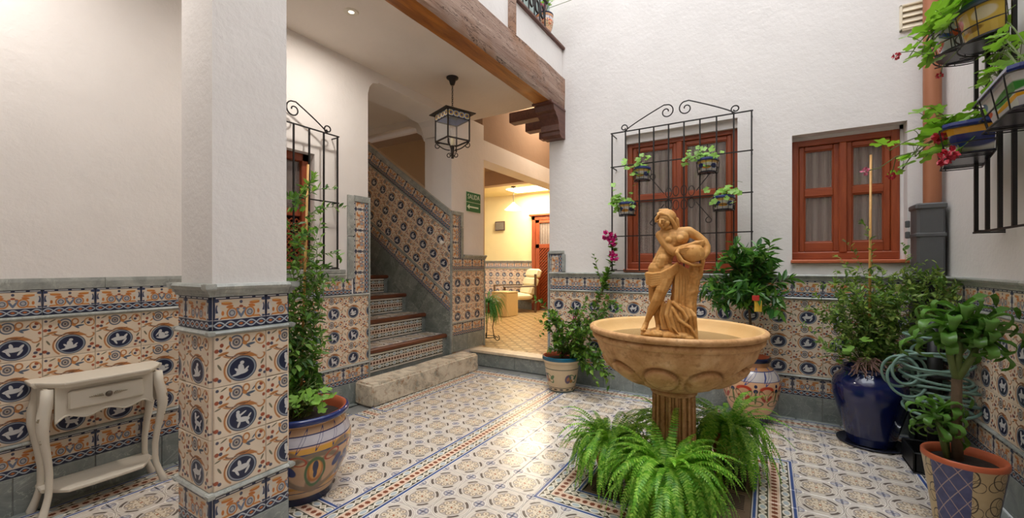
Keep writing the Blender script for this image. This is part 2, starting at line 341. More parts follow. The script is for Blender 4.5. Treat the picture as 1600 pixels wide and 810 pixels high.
col = g.mix((r - a2).abs().lt(.012, .012), col, hexc('#7d6347')); col = g.mix(r.lt(.03, .015), col, hexc('#a05a35'))
col = g.mul(col, g.ramp(gr, [(.3, (.92, .9, .88)), (.7, (1.05, 1.05, 1.05))]))
M['floor_tile'] = g.bsdf(col, g.noise(g.geo(), 5, 3) * .25 + .12, spec=.45, bump=fine, bs=.05, bd=.002)

def m_border(name, blue=True):
    g = G(name); uvn = g.uv(); x, y, _ = g.sep(uvn); v = .5 - (y - .5).abs()
    fine = g.noise(g.geo(), 50, 2)
    col = g.mix(fine, hexc('#4a463c'), hexc('#5e594c'))
    fx = (x * 2.0).fract()
    ov = g.length(g.comb((fx - .3).abs() * (1 / .27), (v - .245) * (1 / .085)))
    di = (fx - .3 + .5).fract(); dd = (di - .0).abs().min((di - 1.0).abs()) * (1 / .21) + (v - .245).abs() * (1 / .085)
    for s in (ov, dd):
        col = g.mix(s.lt(1.12, .12), col, hexc('#e0dacb')); col = g.mix(s.lt(.74, .12), col, hexc('#aeb8bd') if s is ov else hexc('#bfb7a5'))
    col = g.mix(v.gt(.36, .01), col, hexc('#e2d5c5')); col = g.mix(v.gt(.385, .01), col, hexc('#dcbfa8'))
    f5 = (x * 5.0).fract() - .5; p5 = g.comb(f5 * (1 / .36), (v - .5) * (1 / .075))
    th = g.math('ARCTAN2', (v - .5) * 5.0, f5); q = (th * 4.0).cos().abs() * .25 + .8
    col = g.mix((g.length(p5) - q).lt(0, .15), col, hexc('#7d4a38') if blue else hexc('#6b4638'))
    if not blue: col = g.mul(col, (.9, .95, 1.0))
    if blue:
        col = g.mix(v.lt(.13, .01), col, hexc('#d8d5d2')); col = g.mix(v.near(.06, .035, .012), col, hexc('#3c5389'))
    else:
        col = g.mix(v.lt(.10, .01), col, hexc('#d9d3c6'))
    M[name] = g.bsdf(col, .25, spec=.45, bump=fine, bs=.05, bd=.002)
m_border('border_tile'); m_border('riser_tile', False)
plain('band_grey', '#8d8f8d', .5, 0, .15, 30)
g = G('room_floor'); x, y, z = g.sep(g.geo()); fx = ((x * 4.6).fract() - .5); fy = ((y * 4.6).fract() - .5); r = g.length(g.comb(fx, fy))
col = g.mix((r - .4).abs().lt(.06, .05), hexc('#c2a473'), hexc('#8f744c')); col = g.mix((r - .18).abs().lt(.05, .05), col, hexc('#ddc9a0'))
M['room_floor'] = g.bsdf(col, .3, spec=.4)

# ---- pots: uv = (turn, height 0..1)
def m_pot(name, bands, motifs=(), base=CREAM, rough=.2, coat=.35):
    g = G(name); uvn = g.uv(); x, y, _ = g.sep(uvn)
    col = g.ramp(y, bands, 'CONSTANT')
    for n, y0, ph, shapes in motifs:
        fx = (x * float(n) + ph).fract() - .5; p = g.comb(fx, y - y0)
        for kind, c, cx, cy, a, b, rot in shapes:
            e = g.ell(p, cx, cy, a, b, rot)
            m = e.lt(1.0, .2) if kind == 'f' else e.near(1.0, .13, .1)
            col = g.mix(m, col, hexc(c))
    col = g.mul(col, g.mix(g.noise(g.geo(), 18, 3), (.86, .86, .86), (1.1, 1.1, 1.1)))
    M[name] = g.bsdf(col, rough, spec=.4, coat=coat)
P = hexc
m_pot('pot_talavera', [(0, P('#1d2544')), (.10, P('#c9a47e')), (.17, P('#27304f')), (.18, P('#d0a06a')), (.225, P('#c98a36')), (.265, P('#c7a07c')), (.62, P('#2e3a63')), (.645, P('#cf9a45')), (.70, P('#c9a184')), (.715, P('#3a3c60')), (.73, P('#b9b4bb')), (.82, P('#3a3c60')), (.83, P('#bf9a78')), (.93, P('#1c2c66'))],
      [(5, .44, .0, [('r', '#7c6a56', 0, -.02, .46, .20, .0), ('r', '#8a7055', .25, 0, .40, .17, .5), ('r', '#8a7055', -.25, 0, .40, .17, -.5), ('f', '#b9722f', 0, 0, .13, .14, 0), ('f', '#e0a759', 0, .01, .095, .11, 0), ('f', '#2a3358', 0, .05, .045, .07, 0), ('f', '#2a3358', 0, -.03, .03, .06, 0), ('r', '#4d6a3a', 0, -.02, .15, .16, 0), ('r', '#a5482f', .26, .14, .12, .045, .2), ('r', '#a5482f', -.26, .14, .12, .045, -.2)]),
       (5, .42, .5, [('f', '#39406e', -.12, .06, .10, .05, .5), ('f', '#39406e', .12, .06, .10, .05, -.5), ('f', '#39406e', 0, .0, .07, .06, 0), ('f', '#39406e', 0, -.09, .05, .06, .2)]),
       (18, .775, 0, [('r', '#3d4168', 0, 0, .33, .028, .3)])])
m_pot('pot_redfan', [(0, P('#1d2142')), (.13, P('#d6a57f')), (.17, P('#37406b')), (.18, P('#d9ab85')), (.68, P('#3f4777')), (.69, P('#c9c1c0')), (.82, P('#3f4777')), (.83, P('#c48f63')), (.93, P('#1e2444'))],
      [(8, .50, 0, [('f', '#b8412a', 0, .08, .34, .055, 0), ('f', '#d6a57f', 0, .045, .24, .05, 0), ('r', '#5d5a30', .2, .0, .15, .05, .3), ('r', '#5d5a30', -.2, .0, .15, .05, -.3), ('f', '#a63a28', .14, -.05, .13, .035, .3), ('f', '#a63a28', -.14, -.05, .13, .035, -.3)]),
       (8, .50, .5, [('f', '#20264a', 0, .13, .07, .025, 0), ('f', '#20264a', 0, .06, .10, .03, 0), ('f', '#5f6b3c', 0, -.04, .05, .10, 0), ('r', '#5f6b3c', 0, -.13, .36, .045, 0)]),
       (9, .755, 0, [('r', '#4d578a', .1, 0, .35, .03, .3), ('f', '#4d578a', -.2, 0, .14, .03, .6)])])
m_pot('pot_small', [(0, P('#4f5a52')), (.08, P('#c4ae8e')), (.16, P('#3a3a34')), (.175, P('#cbb594')), (.66, P('#5c5a48')), (.68, P('#cdb897')), (.90, P('#1c5a74'))],
      [(4, .42, .1, [('f', '#5c4c63', -.12, 0, .14, .12, .4), ('f', '#a06a4a', -.12, 0, .07, .05, .4), ('r', '#4a6a45', .1, .0, .18, .08, -.5), ('f', '#4a6a45', .22, .03, .10, .05, .5), ('f', '#9a6a30', .02, -.06, .07, .05, 0)]),
       (14, .12, 0, [('f', '#3a3a34', 0, 0, .3, .02, 0)])])
g = G('pot_quilt'); uvn = g.uv(); x, y, _ = g.sep(uvn); n = g.noise(g.geo(), 30, 3)
a = ((x * 14.0 + y * 4.0).fract() - .5).abs(); b = ((x * 14.0 - y * 4.0).fract() - .5).abs()
blue = g.mix(n, hexc('#35395c'), hexc('#5b5f86')); blue = g.mix(g.math('MAXIMUM', a.gt(.465, .03), b.gt(.465, .03)), blue, hexc('#a58f8a'))
fx = (x * 7.0).fract() - .5; pp = g.comb(fx, (y * 3.0).fract() - .5)
cr = g.mix(n, hexc('#b39b72'), hexc('#c9b48c'))
for q in [(0, 0, .3, .36, .3), (.1, .1, .18, .2, 0), (-.2, -.2, .25, .2, .6), (.1, .1, .07, .09, 0), (.3, -.3, .2, .2, 0)]:
    cr = g.mix(g.ell(pp, *q).near(1, .06, .06), cr, hexc('#3a2f24'))
sec = ((x * 3.0 + .52).fract()).gt(.5, .01)
col = g.mix(sec, blue, cr); col = g.mix(y.gt(.93, .01), col, hexc('#b8603f'))
M['pot_quilt'] = g.bsdf(col, .35, spec=.4, coat=.1)
def m_planter(name, base, rim, blobs, band=None):
    g = G(name); uvn = g.uv(); x, y, _ = g.sep(uvn); col = base and g.mix(g.noise(g.geo(), 30, 2), hexc(base), tuple(c * .85 for c in hexc(base)))
    for c, cx, cy, a, b, rot in blobs: col = g.mix(g.ell(uvn, cx, cy, a, b, rot).lt(1.0, .2), col, hexc(c))
    if band: col = g.mix(y.gt(.62, .01), col, hexc(band))
    col = g.mix(y.gt(.82, .01), col, hexc(rim))
    M[name] = g.bsdf(col, .2, spec=.4, coat=.3)
m_planter('planter_blueyellow', '#d9d5cb', '#1c2b6b', [('#4f8a3f', .2, .4, .12, .18, .5), ('#4f8a3f', .45, .45, .22, .06, .3), ('#4f8a3f', .5, .3, .2, .05, -.3), ('#b02a3c', .68, .35, .05, .08, 0), ('#b02a3c', .76, .42, .04, .07, 0), ('#1c2b6b', .9, .45, .14, .3, 0), ('#c2482e', .1, .2, .1, .12, 0), ('#c2482e', .33, .25, .04, .2, .3)], '#d9a020')
m_planter('planter_yellow', '#d3b24a', '#3c4f66', [('#d9d5cb', .15, .3, .12, .25, .3), ('#b9342c', .55, .6, .1, .18, 0), ('#8a6a20', .35, .4, .12, .08, .4), ('#8a6a20', .7, .3, .14, .09, -.4), ('#cfc3a0', .85, .6, .1, .16, 0), ('#c98a2a', .5, .2, .2, .08, .2)])
m_planter('planter_orangeblue', '#cfd0d2', '#26417f', [('#d2582a', .35, .55, .1, .16, .3), ('#2c4a8c', .5, .45, .14, .14, .5), ('#d2582a', .6, .3, .1, .18, -.4), ('#4f8a3f', .15, .5, .1, .18, .2), ('#d2582a', .85, .5, .08, .12, 0), ('#2c4a8c', .75, .55, .05, .2, .4)])
m_planter('planter_navyorange', '#d5d4d4', '#1b2a63', [('#3d8a3a', .6, .5, .25, .14, .3), ('#d9a020', .6, .3, .25, .06, .1), ('#c2582e', .2, .4, .12, .1, -.4), ('#5f7fa0', .2, .65, .1, .14, 0)])
m_planter('planter_grille', '#c9c5bd', '#33427a', [('#2f3f78', .3, .45, .14, .2, .3), ('#2f3f78', .75, .4, .12, .18, 0), ('#c98a2a', .5, .3, .14, .12, 0), ('#54803e', .15, .3, .1, .16, .4)], '#c9a45a')
g = G('lantern_tiles'); uvn = g.uv(); x, y, _ = g.sep(uvn); fx = (x * 4.0).fract() - .5; p = g.comb(fx, y - .5); e = g.length(p)
col = g.mix(e.lt(.38, .06), hexc('#cfd2cf'), hexc('#cda43a')); col = g.mix(e.lt(.2, .06), col, hexc('#3c4f8f')); col = g.mix(e.gt(.55, .05), col, hexc('#3c4f8f'))
M['lantern_tiles'] = g.bsdf(col, .3)

# ------------------------------------------------------------------ mesh helpers
class MB:
    def __init__(s): s.v = []; s.f = []; s.mi = []; s.uv = []
    def add(s, vs, fs, mi=0, uvs=None):
        b = len(s.v); s.v.extend([tuple(p) for p in vs])
        for k, f in enumerate(fs):
            s.f.append([b + i for i in f]); s.mi.append(mi)
            s.uv.append(uvs[k] if uvs else [(0, 0)] * len(f))
        return s
    def box(s, x0, x1, y0, y1, z0, z1, mi=0, mat=None):
        vs = [Vector((x, y, z)) for z in (z0, z1) for y in (y0, y1) for x in (x0, x1)]
        if mat: vs = [mat @ p for p in vs]
        fs = [(0, 2, 3, 1), (4, 5, 7, 6), (0, 1, 5, 4), (1, 3, 7, 5), (3, 2, 6, 7), (2, 0, 4, 6)]
        U = [(0, 0), (1, 0), (1, 1), (0, 1)]
        return s.add(vs, fs, mi, [U] * 6)
    def cbox(s, x0, x1, y0, y1, z0, z1, c=.004, mi=0, mat=None):   # chamfered box
        c = min(c, (x1 - x0) / 3, (y1 - y0) / 3, (z1 - z0) / 3); vs = []; 
        for i, z in enumerate((z0, z0 + c, z1 - c, z1)):
            e = c if i in (0, 3) else 0
            ring = [(x0 + e + c, y0 + e), (x1 - e - c, y0 + e), (x1 - e, y0 + e + c), (x1 - e, y1 - e - c), (x1 - e - c, y1 - e), (x0 + e + c, y1 - e), (x0 + e, y1 - e - c), (x0 + e, y0 + e + c)]
            vs += [Vector((x, y, z)) for x, y in ring]
        if mat: vs = [mat @ p for p in vs]
        fs = [tuple(range(7, -1, -1)), tuple(range(24, 32))]
        for k in range(3):
            for i in range(8):
                j = (i + 1) % 8; fs.append((k * 8 + i, k * 8 + j, k * 8 + 8 + j, k * 8 + 8 + i))
        return s.add(vs, fs, mi)
    def tube(s, pts, r, n=6, mi=0, caps=True, closed=False):
        pts = [Vector(p) for p in pts]; N = len(pts)
        rs = r if isinstance(r, (list, tuple)) else [r] * N
        vs = []; ref = None
        for i, p in enumerate(pts):
            d = (pts[(i + 1) % N] - pts[i - 1]) if closed else (pts[min(i + 1, N - 1)] - pts[max(i - 1, 0)])
            if d.length < 1e-9: d = Vector((0, 0, 1))
            d.normalize()
            if ref is None: ref = Vector((0, 0, 1)) if abs(d.z) < .9 else Vector((1, 0, 0))
            a = ref - d * ref.dot(d)
            if a.length < 1e-4: a = Vector((1, 0, 0)) - d * d.x
            a.normalize(); ref = a; b = d.cross(a)
            for k in range(n):
                t = 2 * PI * (k + .5) / n; vs.append(p + (a * math.cos(t) + b * math.sin(t)) * rs[i])
        fs = []
        for i in range(N if closed else N - 1):
            for k in range(n):
                k2 = (k + 1) % n; i2 = (i + 1) % N
                fs.append((i * n + k, i * n + k2, i2 * n + k2, i2 * n + k))
        if caps and not closed: fs += [tuple(range(n - 1, -1, -1)), tuple((N - 1) * n + k for k in range(n))]
        return s.add(vs, fs, mi)
    def lathe(s, prof, n=48, c=(0, 0, 0), mi=0, fn=None, cap_lo=False, cap_hi=False):
        c = Vector(c); vs = []; z0 = min(p[1] for p in prof); z1 = max(max(p[1] for p in prof), z0 + 1e-4)
        L = [0]
        for a, b in zip(prof, prof[1:]): L.append(L[-1] + math.hypot(a[0] - b[0], a[1] - b[1]))
        for i, (r, z) in enumerate(prof):
            for k in range(n):
                t = 2 * PI * k / n; rr, zz = (fn(r, z, t, i) if fn else (r, z))
                vs.append(c + Vector((rr * math.cos(t), rr * math.sin(t), zz)))
        fs = []; uvs = []
        for i in range(len(prof) - 1):
            va = (prof[i][1] - z0) / (z1 - z0); vb = (prof[i + 1][1] - z0) / (z1 - z0)
            for k in range(n):
                k2 = (k + 1) % n; fs.append((i * n + k, i * n + k2, (i + 1) * n + k2, (i + 1) * n + k))
                uvs.append([(k / n, va), ((k + 1) / n, va), ((k + 1) / n, vb), (k / n, vb)])
        if cap_lo: fs.append(tuple(range(n - 1, -1, -1))); uvs.append([(.5, 0)] * n)
        if cap_hi: fs.append(tuple((len(prof) - 1) * n + k for k in range(n))); uvs.append([(.5, 1)] * n)
        return s.add(vs, fs, mi, uvs)
    def prism(s, pts, d0, d1, axes=(0, 2, 1), mi=0, mat=None):      # polygon in axes[0],axes[1], extruded along axes[2]
        def mk(a, b, c):
            p = [0, 0, 0]; p[axes[0]] = a; p[axes[1]] = b; p[axes[2]] = c; p = Vector(p); return mat @ p if mat else p
        n = len(pts); vs = [mk(a, b, d0) for a, b in pts] + [mk(a, b, d1) for a, b in pts]
        fs = [tuple(range(n)), tuple(range(2 * n - 1, n - 1, -1))] + [(i, n + i, n + (i + 1) % n, (i + 1) % n) for i in range(n)]
        return s.add(vs, fs, mi)
    def mesh(s, name, mats, smooth=False):
        me = bpy.data.meshes.new(name); me.from_pydata(s.v, [], s.f)
        for m in (mats if isinstance(mats, (list, tuple)) else [mats]): me.materials.append(M[m] if isinstance(m, str) else m)
        me.polygons.foreach_set('material_index', s.mi)
        ul = me.uv_layers.new(name='UVMap'); ul.data.foreach_set('uv', [c for f in s.uv for p in f for c in p])
        if smooth: me.polygons.foreach_set('use_smooth', [True] * len(s.f))
        me.update(); return me
    def build(s, name, mats, parent=None, smooth=False, fix=False, **k):
        me = s.mesh(name, mats, smooth)
        if fix:
            bm = bmesh.new(); bm.from_mesh(me); bmesh.ops.recalc_face_normals(bm, faces=bm.faces); bm.to_mesh(me); bm.free()
        return link(name, me, parent, **k)
def tag(o, label=None, cat=None, group=None, kind=None):
    if label: o['label'] = label
    if cat: o['category'] = cat
    if group: o['group'] = group
    if kind: o['kind'] = kind
    return o
def link(name, me, parent=None, loc=None, **k):
    o = bpy.data.objects.new(name, me); COL.objects.link(o)
    if parent: o.parent = parent
    if loc is not None: o.location = loc
    return tag(o, **k)
def root(name, loc, label, cat, rz=0, group=None):
    o = bpy.data.objects.new(name, None); COL.objects.link(o); o.location = loc; o.rotation_euler = (0, 0, rz); o.empty_display_size = .05
    return tag(o, label, cat, group)
def autosmooth(me, ang=35):
    me.polygons.foreach_set('use_smooth', [True] * len(me.polygons))
    try: me.set_sharp_from_angle(angle=math.radians(ang))
    except Exception: pass
def spiral(c, r0, r1, a0, turns, ax, ay, n=22):
    c = Vector(c); ax = Vector(ax); ay = Vector(ay); out = []
    for i in range(n + 1):
        f = i / n; r = r0 + (r1 - r0) * f; a = a0 + turns * 2 * PI * f
        out.append(c + (ax * math.cos(a) + ay * math.sin(a)) * r)
    return out

# ---- tile fields
def clip(poly, a, b, c):      # keep a*x+b*y<=c
    out = []
    for i in range(len(poly)):
        p, q = poly[i], poly[(i + 1) % len(poly)]; dp = a * p[0] + b * p[1] - c; dq = a * q[0] + b * q[1] - c
        if dp <= 0: out.append(p)
        if dp * dq < 0:
            t = dp / (dp - dq); out.append((p[0] + (q[0] - p[0]) * t, p[1] + (q[1] - p[1]) * t))
    return out
def area(poly): return .5 * sum(poly[i][0] * poly[(i + 1) % len(poly)][1] - poly[(i + 1) % len(poly)][0] * poly[i][1] for i in range(len(poly)))
def cliprg(poly, region):
    for i in range(len(region)):
        p, q = region[i], region[(i + 1) % len(region)]
        nx, ny = q[1] - p[1], -(q[0] - p[0]); poly = clip(poly, nx, ny, nx * p[0] + ny * p[1])
        if len(poly) < 3: return []
    return poly
TCACHE = {}
def tile_geo(poly, o, e1, e2, W, H, d, gap, cham=.0025):
    cx = sum(p[0] for p in poly) / len(poly); cy = sum(p[1] for p in poly) / len(poly)
    ext = max(.02, min(max(p[0] for p in poly) - min(p[0] for p in poly), max(p[1] for p in poly) - min(p[1] for p in poly)))
    s1 = 1 - gap / ext; s2 = 1 - (gap + 2 * cham) / ext; n = len(poly)
    def ring(s, y): return [(cx + (p[0] - cx) * s - o[0], y, cy + (p[1] - cy) * s - o[1]) for p in poly]
    vs = ring(s1, 0) + ring(s1, -d + cham * .7) + ring(s2, -d)
    uvp = lambda v: ((v[0] * e1[0] + v[2] * e1[1]) / W, (v[0] * e2[0] + v[2] * e2[1]) / H)
    fs = [tuple(range(2 * n, 3 * n))]
    for k in (0, 1):
        for i in range(n):
            j = (i + 1) % n; fs.append((k * n + i, k * n + j, k * n + n + j, k * n + n + i))
    return vs, fs, [[uvp(vs[i]) for i in f] for f in fs]
def tilefield(parent, name, Mx, region, o, W, H, mat, d=.012, ang=0, gap=.002, jit=.0008, limit=None, flip=None):
    e1 = (math.cos(ang), math.sin(ang)); e2 = (-math.sin(ang), math.cos(ang))
    if area(region) < 0: region = region[::-1]
    cs = [((p[0] - o[0]) * e1[0] + (p[1] - o[1]) * e1[1], (p[0] - o[0]) * e2[0] + (p[1] - o[1]) * e2[1]) for p in region]
    i0 = math.floor(min(c[0] for c in cs) / W + .001); i1 = math.ceil(max(c[0] for c in cs) / W - .001)
    j0 = math.floor(min(c[1] for c in cs) / H + .001); j1 = math.ceil(max(c[1] for c in cs) / H - .001)
    res = []
    for j in range(j0, j1):
        for i in range(i0, i1):
            q = [(o[0] + a * W * e1[0] + b * H * e2[0], o[1] + a * W * e1[1] + b * H * e2[1]) for a, b in ((i, j), (i + 1, j), (i + 1, j + 1), (i, j + 1))]
            c = cliprg(q, region)
            if len(c) < 3: continue
            A = area(c)
            if A < W * H * .02: continue
            m = mat(i, j) if callable(mat) else mat
            rot = flip(i, j) if flip else 0
            full = A > W * H * .999
            key = (round(W, 4), round(H, 4), round(ang, 3), m, d, rot)
            if full and key in TCACHE: me = TCACHE[key]
            else:
                vs, fs, uvs = tile_geo(q if full else c, q[0], e1, e2, W, H, d, gap)
                if rot: uvs = [[(1 - a, b) if rot == 1 else (a, b) for a, b in f] for f in uvs]
                mb = MB(); mb.add(vs, fs, 0, uvs); me = mb.mesh(name, m)
                if full: TCACHE[key] = me
            res.append((me, Mx @ Matrix.Translation((q[0][0], -rnd.uniform(0, jit), q[0][1])), A))
    if parent is None: return res
    for me, mx, A in res:
        ob = link(name, me, parent); ob.matrix_local = mx
    return res
def FB(Y): return Matrix.Translation((0, Y, 0))
def FL(X): return Matrix.Translation((X, 0, 0)) @ Matrix.Rotation(PI / 2, 4, 'Z')
def FR(X): return Matrix.Translation((X, 0, 0)) @ Matrix.Rotation(-PI / 2, 4, 'Z')
def rect(a, b, c, d): return [(a, c), (b, c), (b, d), (a, d)]
def ledge(parent, name, Mx, s0, s1, z0, prof, mat='slate_trim', slope=0.0, seg=.43):
    """prof: (out, up) outline; runs from s0 to s1, in stones"""
    n = max(1, round((s1 - s0) / seg)); w = (s1 - s0) / n
    for k in range(n):
        a, b = s0 + k * w + .0008, s0 + (k + 1) * w - .0008; vs = []
        for s in (a, b): vs += [Mx @ Vector((s, -po, z0 + pu + slope * (s - s0))) for po, pu in prof]
        m = len(prof); fs = [tuple(range(m)), tuple(range(2 * m - 1, m - 1, -1))] + [(i, m + i, m + (i + 1) % m, (i + 1) % m) for i in range(m)]
        mb = MB(); mb.add(vs, fs); o = mb.build(name, mat, parent, fix=True)
LEDGE = [(0, 0), (.014, 0), (.024, .005), (.027, .011), (.022, .018), (.012, .021), (0, .021)]
CAP = [(0, 0), (.016, 0), (.018, .012), (.024, .016), (.026, .026), (.036, .032), (.040, .042), (.034, .052), (0, .054)]
TW, TH, FH = .2075, .212, .15
rowfig = lambda i, j: 'medallion%d' % ((i * 7 + j * 3 + (i * j) % 3) % 4)
def dado(parent, Mx, s0, s1, phase, zb=0.0, cap=True, upper=True, ztop_rows=3):
    B = zb
    tilefield(parent, 'slate_tile', Mx, rect(s0, s1, B, B + .205), (phase, B), TW * 1.5, .205, 'slate', d=.013)
    tilefield(parent, 'frieze_tile', Mx, rect(s0, s1, B + .205, B + .355), (phase, B + .205), TW, FH, 'frieze')
    ledge(parent, 'ledge', Mx, s0, s1, B + .355, LEDGE)
    tilefield(parent, 'medallion_tile', Mx, rect(s0, s1, B + .376, B + .376 + 3 * TH), (phase, B + .376), TW, TH, rowfig)
    ledge(parent, 'ledge', Mx, s0, s1, B + 1.012, LEDGE)
    if upper:
        tilefield(parent, 'frieze_tile', Mx, rect(s0, s1, B + 1.033, B + 1.171), (phase, B + 1.033), TW, .138, 'frieze')
        if cap: ledge(parent, 'cap_stone', Mx, s0, s1, B + 1.171, CAP)
# ================================================================== STRUCTURE
def struct(name, mb, mats, **k): return mb.build(name, mats, kind='structure', **k)
XL, XR, YB = -3.33, 1.09, 4.30
def wall_boxes(mb, axis, p0, p1, s0, s1, z0, z1, holes):
    """wall slab on plane axis ('x' or 'y') between p0,p1 with rectangular holes (sa,sb,za,zb), sorted by sa"""
    def bx(a, b, c, d):
        if b - a < 1e-5 or d - c < 1e-5: return
        if axis == 'y': mb.box(a, b, p0, p1, c, d)
        else: mb.box(p0, p1, a, b, c, d)
    cur = s0
    for sa, sb, za, zb in holes:
        bx(cur, sa, z0, z1); bx(sa, sb, z0, za); bx(sa, sb, zb, z1); cur = sb
    bx(cur, s1, z0, z1)
# patio walls
W1 = (-1.257, -.235, 1.25, 2.635); W2 = (.175, .906, 1.335, 2.405)
mb = MB(); wall_boxes(mb, 'y', YB, YB + .32, -2.12, XR, 0, 6.6, [W1, W2])
mb.box(-3.6, -2.12, YB, YB + .32, 3.72, 6.6)
wall_back = struct('wall_back', mb, 'white_plaster')
mb = MB(); wall_boxes(mb, 'x', XR, XR + .3, -3.2, YB, 0, 6.6, [])
wall_right = struct('wall_right', mb, 'white_plaster')
mb = MB(); mb.box(-2.1, XR, -3.2, -.25, 3.225, 3.40); struct('ceiling_shade_cover', mb, 'ceiling_plaster')  # unseen slab added over the camera to darken camera-facing surfaces
mb = MB(); mb.box(-2.0, XR, -.45, -.25, 3.40, 6.6); struct('wall_shade_cover', mb, 'white_plaster')  # unseen wall added on that slab, keeps sky light off the near side
mb = MB(); mb.box(-3.63, XR + .3, -3.5, -3.2, 0, 6.6); wall_front = struct('wall_front', mb, 'white_plaster')
mb = MB(); wall_boxes(mb, 'x', XL - .3, XL, -3.2, 2.77, 0, 3.23, [(1.3, 2.205, 1.27, 2.257)])
mb.prism([(2.77, 2.98), (2.79, 3.05), (2.83, 3.10), (2.90, 3.12), (2.90, 3.13), (2.98, 3.13), (3.72, 3.13), (3.80, 3.11), (3.92, 3.10), (3.98, 3.05), (4.04, 2.93), (4.04, 3.23), (2.77, 3.23)], XL - .45, XL, axes=(1, 2, 0))
wall_left = struct('wall_left', mb, 'porch_plaster')
# pilaster with the exit sign (stair / lounge corner)
PX, PY0, PY1 = -3.35, 4.04, 4.75
mb = MB(); mb.box(-3.79, PX, PY0 + .105, PY1, 0, 1.95); mb.box(-3.79, PX, PY0 + .02, PY1, 1.95, 3.23)
mb.prism([(-3.79, 3.23), (-3.79, 2.90), (-3.83, 2.98), (-3.90, 3.02), (-3.93, 3.09), (-4.05, 3.14), (-7.5, 3.14), (-7.5, 3.23)], PY0, PY0 + .2, axes=(0, 2, 1))
pilaster = struct('wall_pilaster', mb, 'porch_plaster')
# lounge shell
mb = MB(); mb.box(-9.5, -1.5, 9.2, 9.4, .1, 3.6); wall_lounge = struct('wall_lounge_far', mb, 'cream_plaster')
mb = MB(); mb.box(-9.7, -9.5, 4.3, 9.4, 0, 3.6); struct('wall_lounge_left', mb, 'cream_plaster')
mb = MB(); mb.box(-2.12, -1.95, YB + .32, 9.2, 0, 4.4); struct('wall_lounge_right', mb, 'stair_plaster')
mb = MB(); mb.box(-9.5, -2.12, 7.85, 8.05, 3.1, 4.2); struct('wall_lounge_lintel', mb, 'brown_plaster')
mb = MB(); mb.box(-9.5, -2.12, 8.05, 9.3, 3.1, 3.2); struct('ceiling_lounge', mb, 'cream_plaster')
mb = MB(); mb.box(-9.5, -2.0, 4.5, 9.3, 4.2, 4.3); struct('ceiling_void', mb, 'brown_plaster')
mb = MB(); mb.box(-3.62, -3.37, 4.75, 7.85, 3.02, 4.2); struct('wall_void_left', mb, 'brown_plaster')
mb = MB(); mb.box(-3.62, PX, 4.75, 7.85, 2.76, 3.03); struct('trim_lounge_girder', mb, 'porch_plaster')
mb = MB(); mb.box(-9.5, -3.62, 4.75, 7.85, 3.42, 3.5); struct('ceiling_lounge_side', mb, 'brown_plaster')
mb = MB()
mb.box(-9.5, -1.9, 4.62, 9.2, .08, .195); mb.box(-9.5, PX - .44, 4.3, 4.62, .08, .195)
floor_lounge = struct('floor_lounge', mb, 'room_floor')
# stairwell
mb = MB(); mb.box(-7.6, -3.79, 5.25, 5.4, 0, 6.2); mb.box(-7.75, -7.6, 2.5, 5.4, 0, 6.2); mb.box(-7.6, -3.63, 2.5, 2.77, 0, 6.2); mb.box(-3.79, -3.63, 2.77, 5.3, 3.23, 6.2); mb.box(-7.7, -3.6, 2.5, 5.4, 6.2, 6.3)
struct('wall_stairwell', mb, 'stair_plaster')
mb = MB(); mb.prism([(-7.6, 3.0), (-7.6, 2.7), (-5.2, 4.9), (-5.2, 5.2)][::-1], 4.25, 5.25, axes=(0, 2, 1)); struct('ceiling_upper_flight', mb, 'stair_plaster')
# porch ceiling, upper storey over it
mb = MB(); mb.box(-7.0, -2.1, -3.2, 4.5, 3.225, 3.40); struct('ceiling', mb, 'ceiling_plaster')
mb = MB(); wall_boxes(mb, 'x', -2.75, -2.55, -3.2, 4.3, 3.40, 6.6, [(3.42, 4.22, 3.72, 5.6)]); mb.box(-7, -2.55, -3.2, 9.3, 6.6, 6.7)
mb.box(-7.1, -7.0, -3.2, 9.3, 3.4, 6.6)
struct('wall_upper_storey', mb, 'white_plaster')
mb = MB(); mb.box(-2.10, -1.96, -3.2, YB, 3.385, 3.70); struct('wall_parapet', mb, 'white_plaster')
mb = MB(); mb.cbox(-2.14, -1.925, 3.24, YB, 3.70, 3.725); struct('trim_balcony_sill', mb, 'corbel_wood')
mb = MB(); mb.box(-2.02, -1.93, 3.15, 3.245, 3.36, 5.6); t_ = struct('trim_balcony_post', mb, 'beam_front')
mb = MB(); mb.box(-2.55, -2.12, 4.22, 4.30, 3.72, 5.6); struct('trim_balcony_jamb', mb, 'grey_jamb')

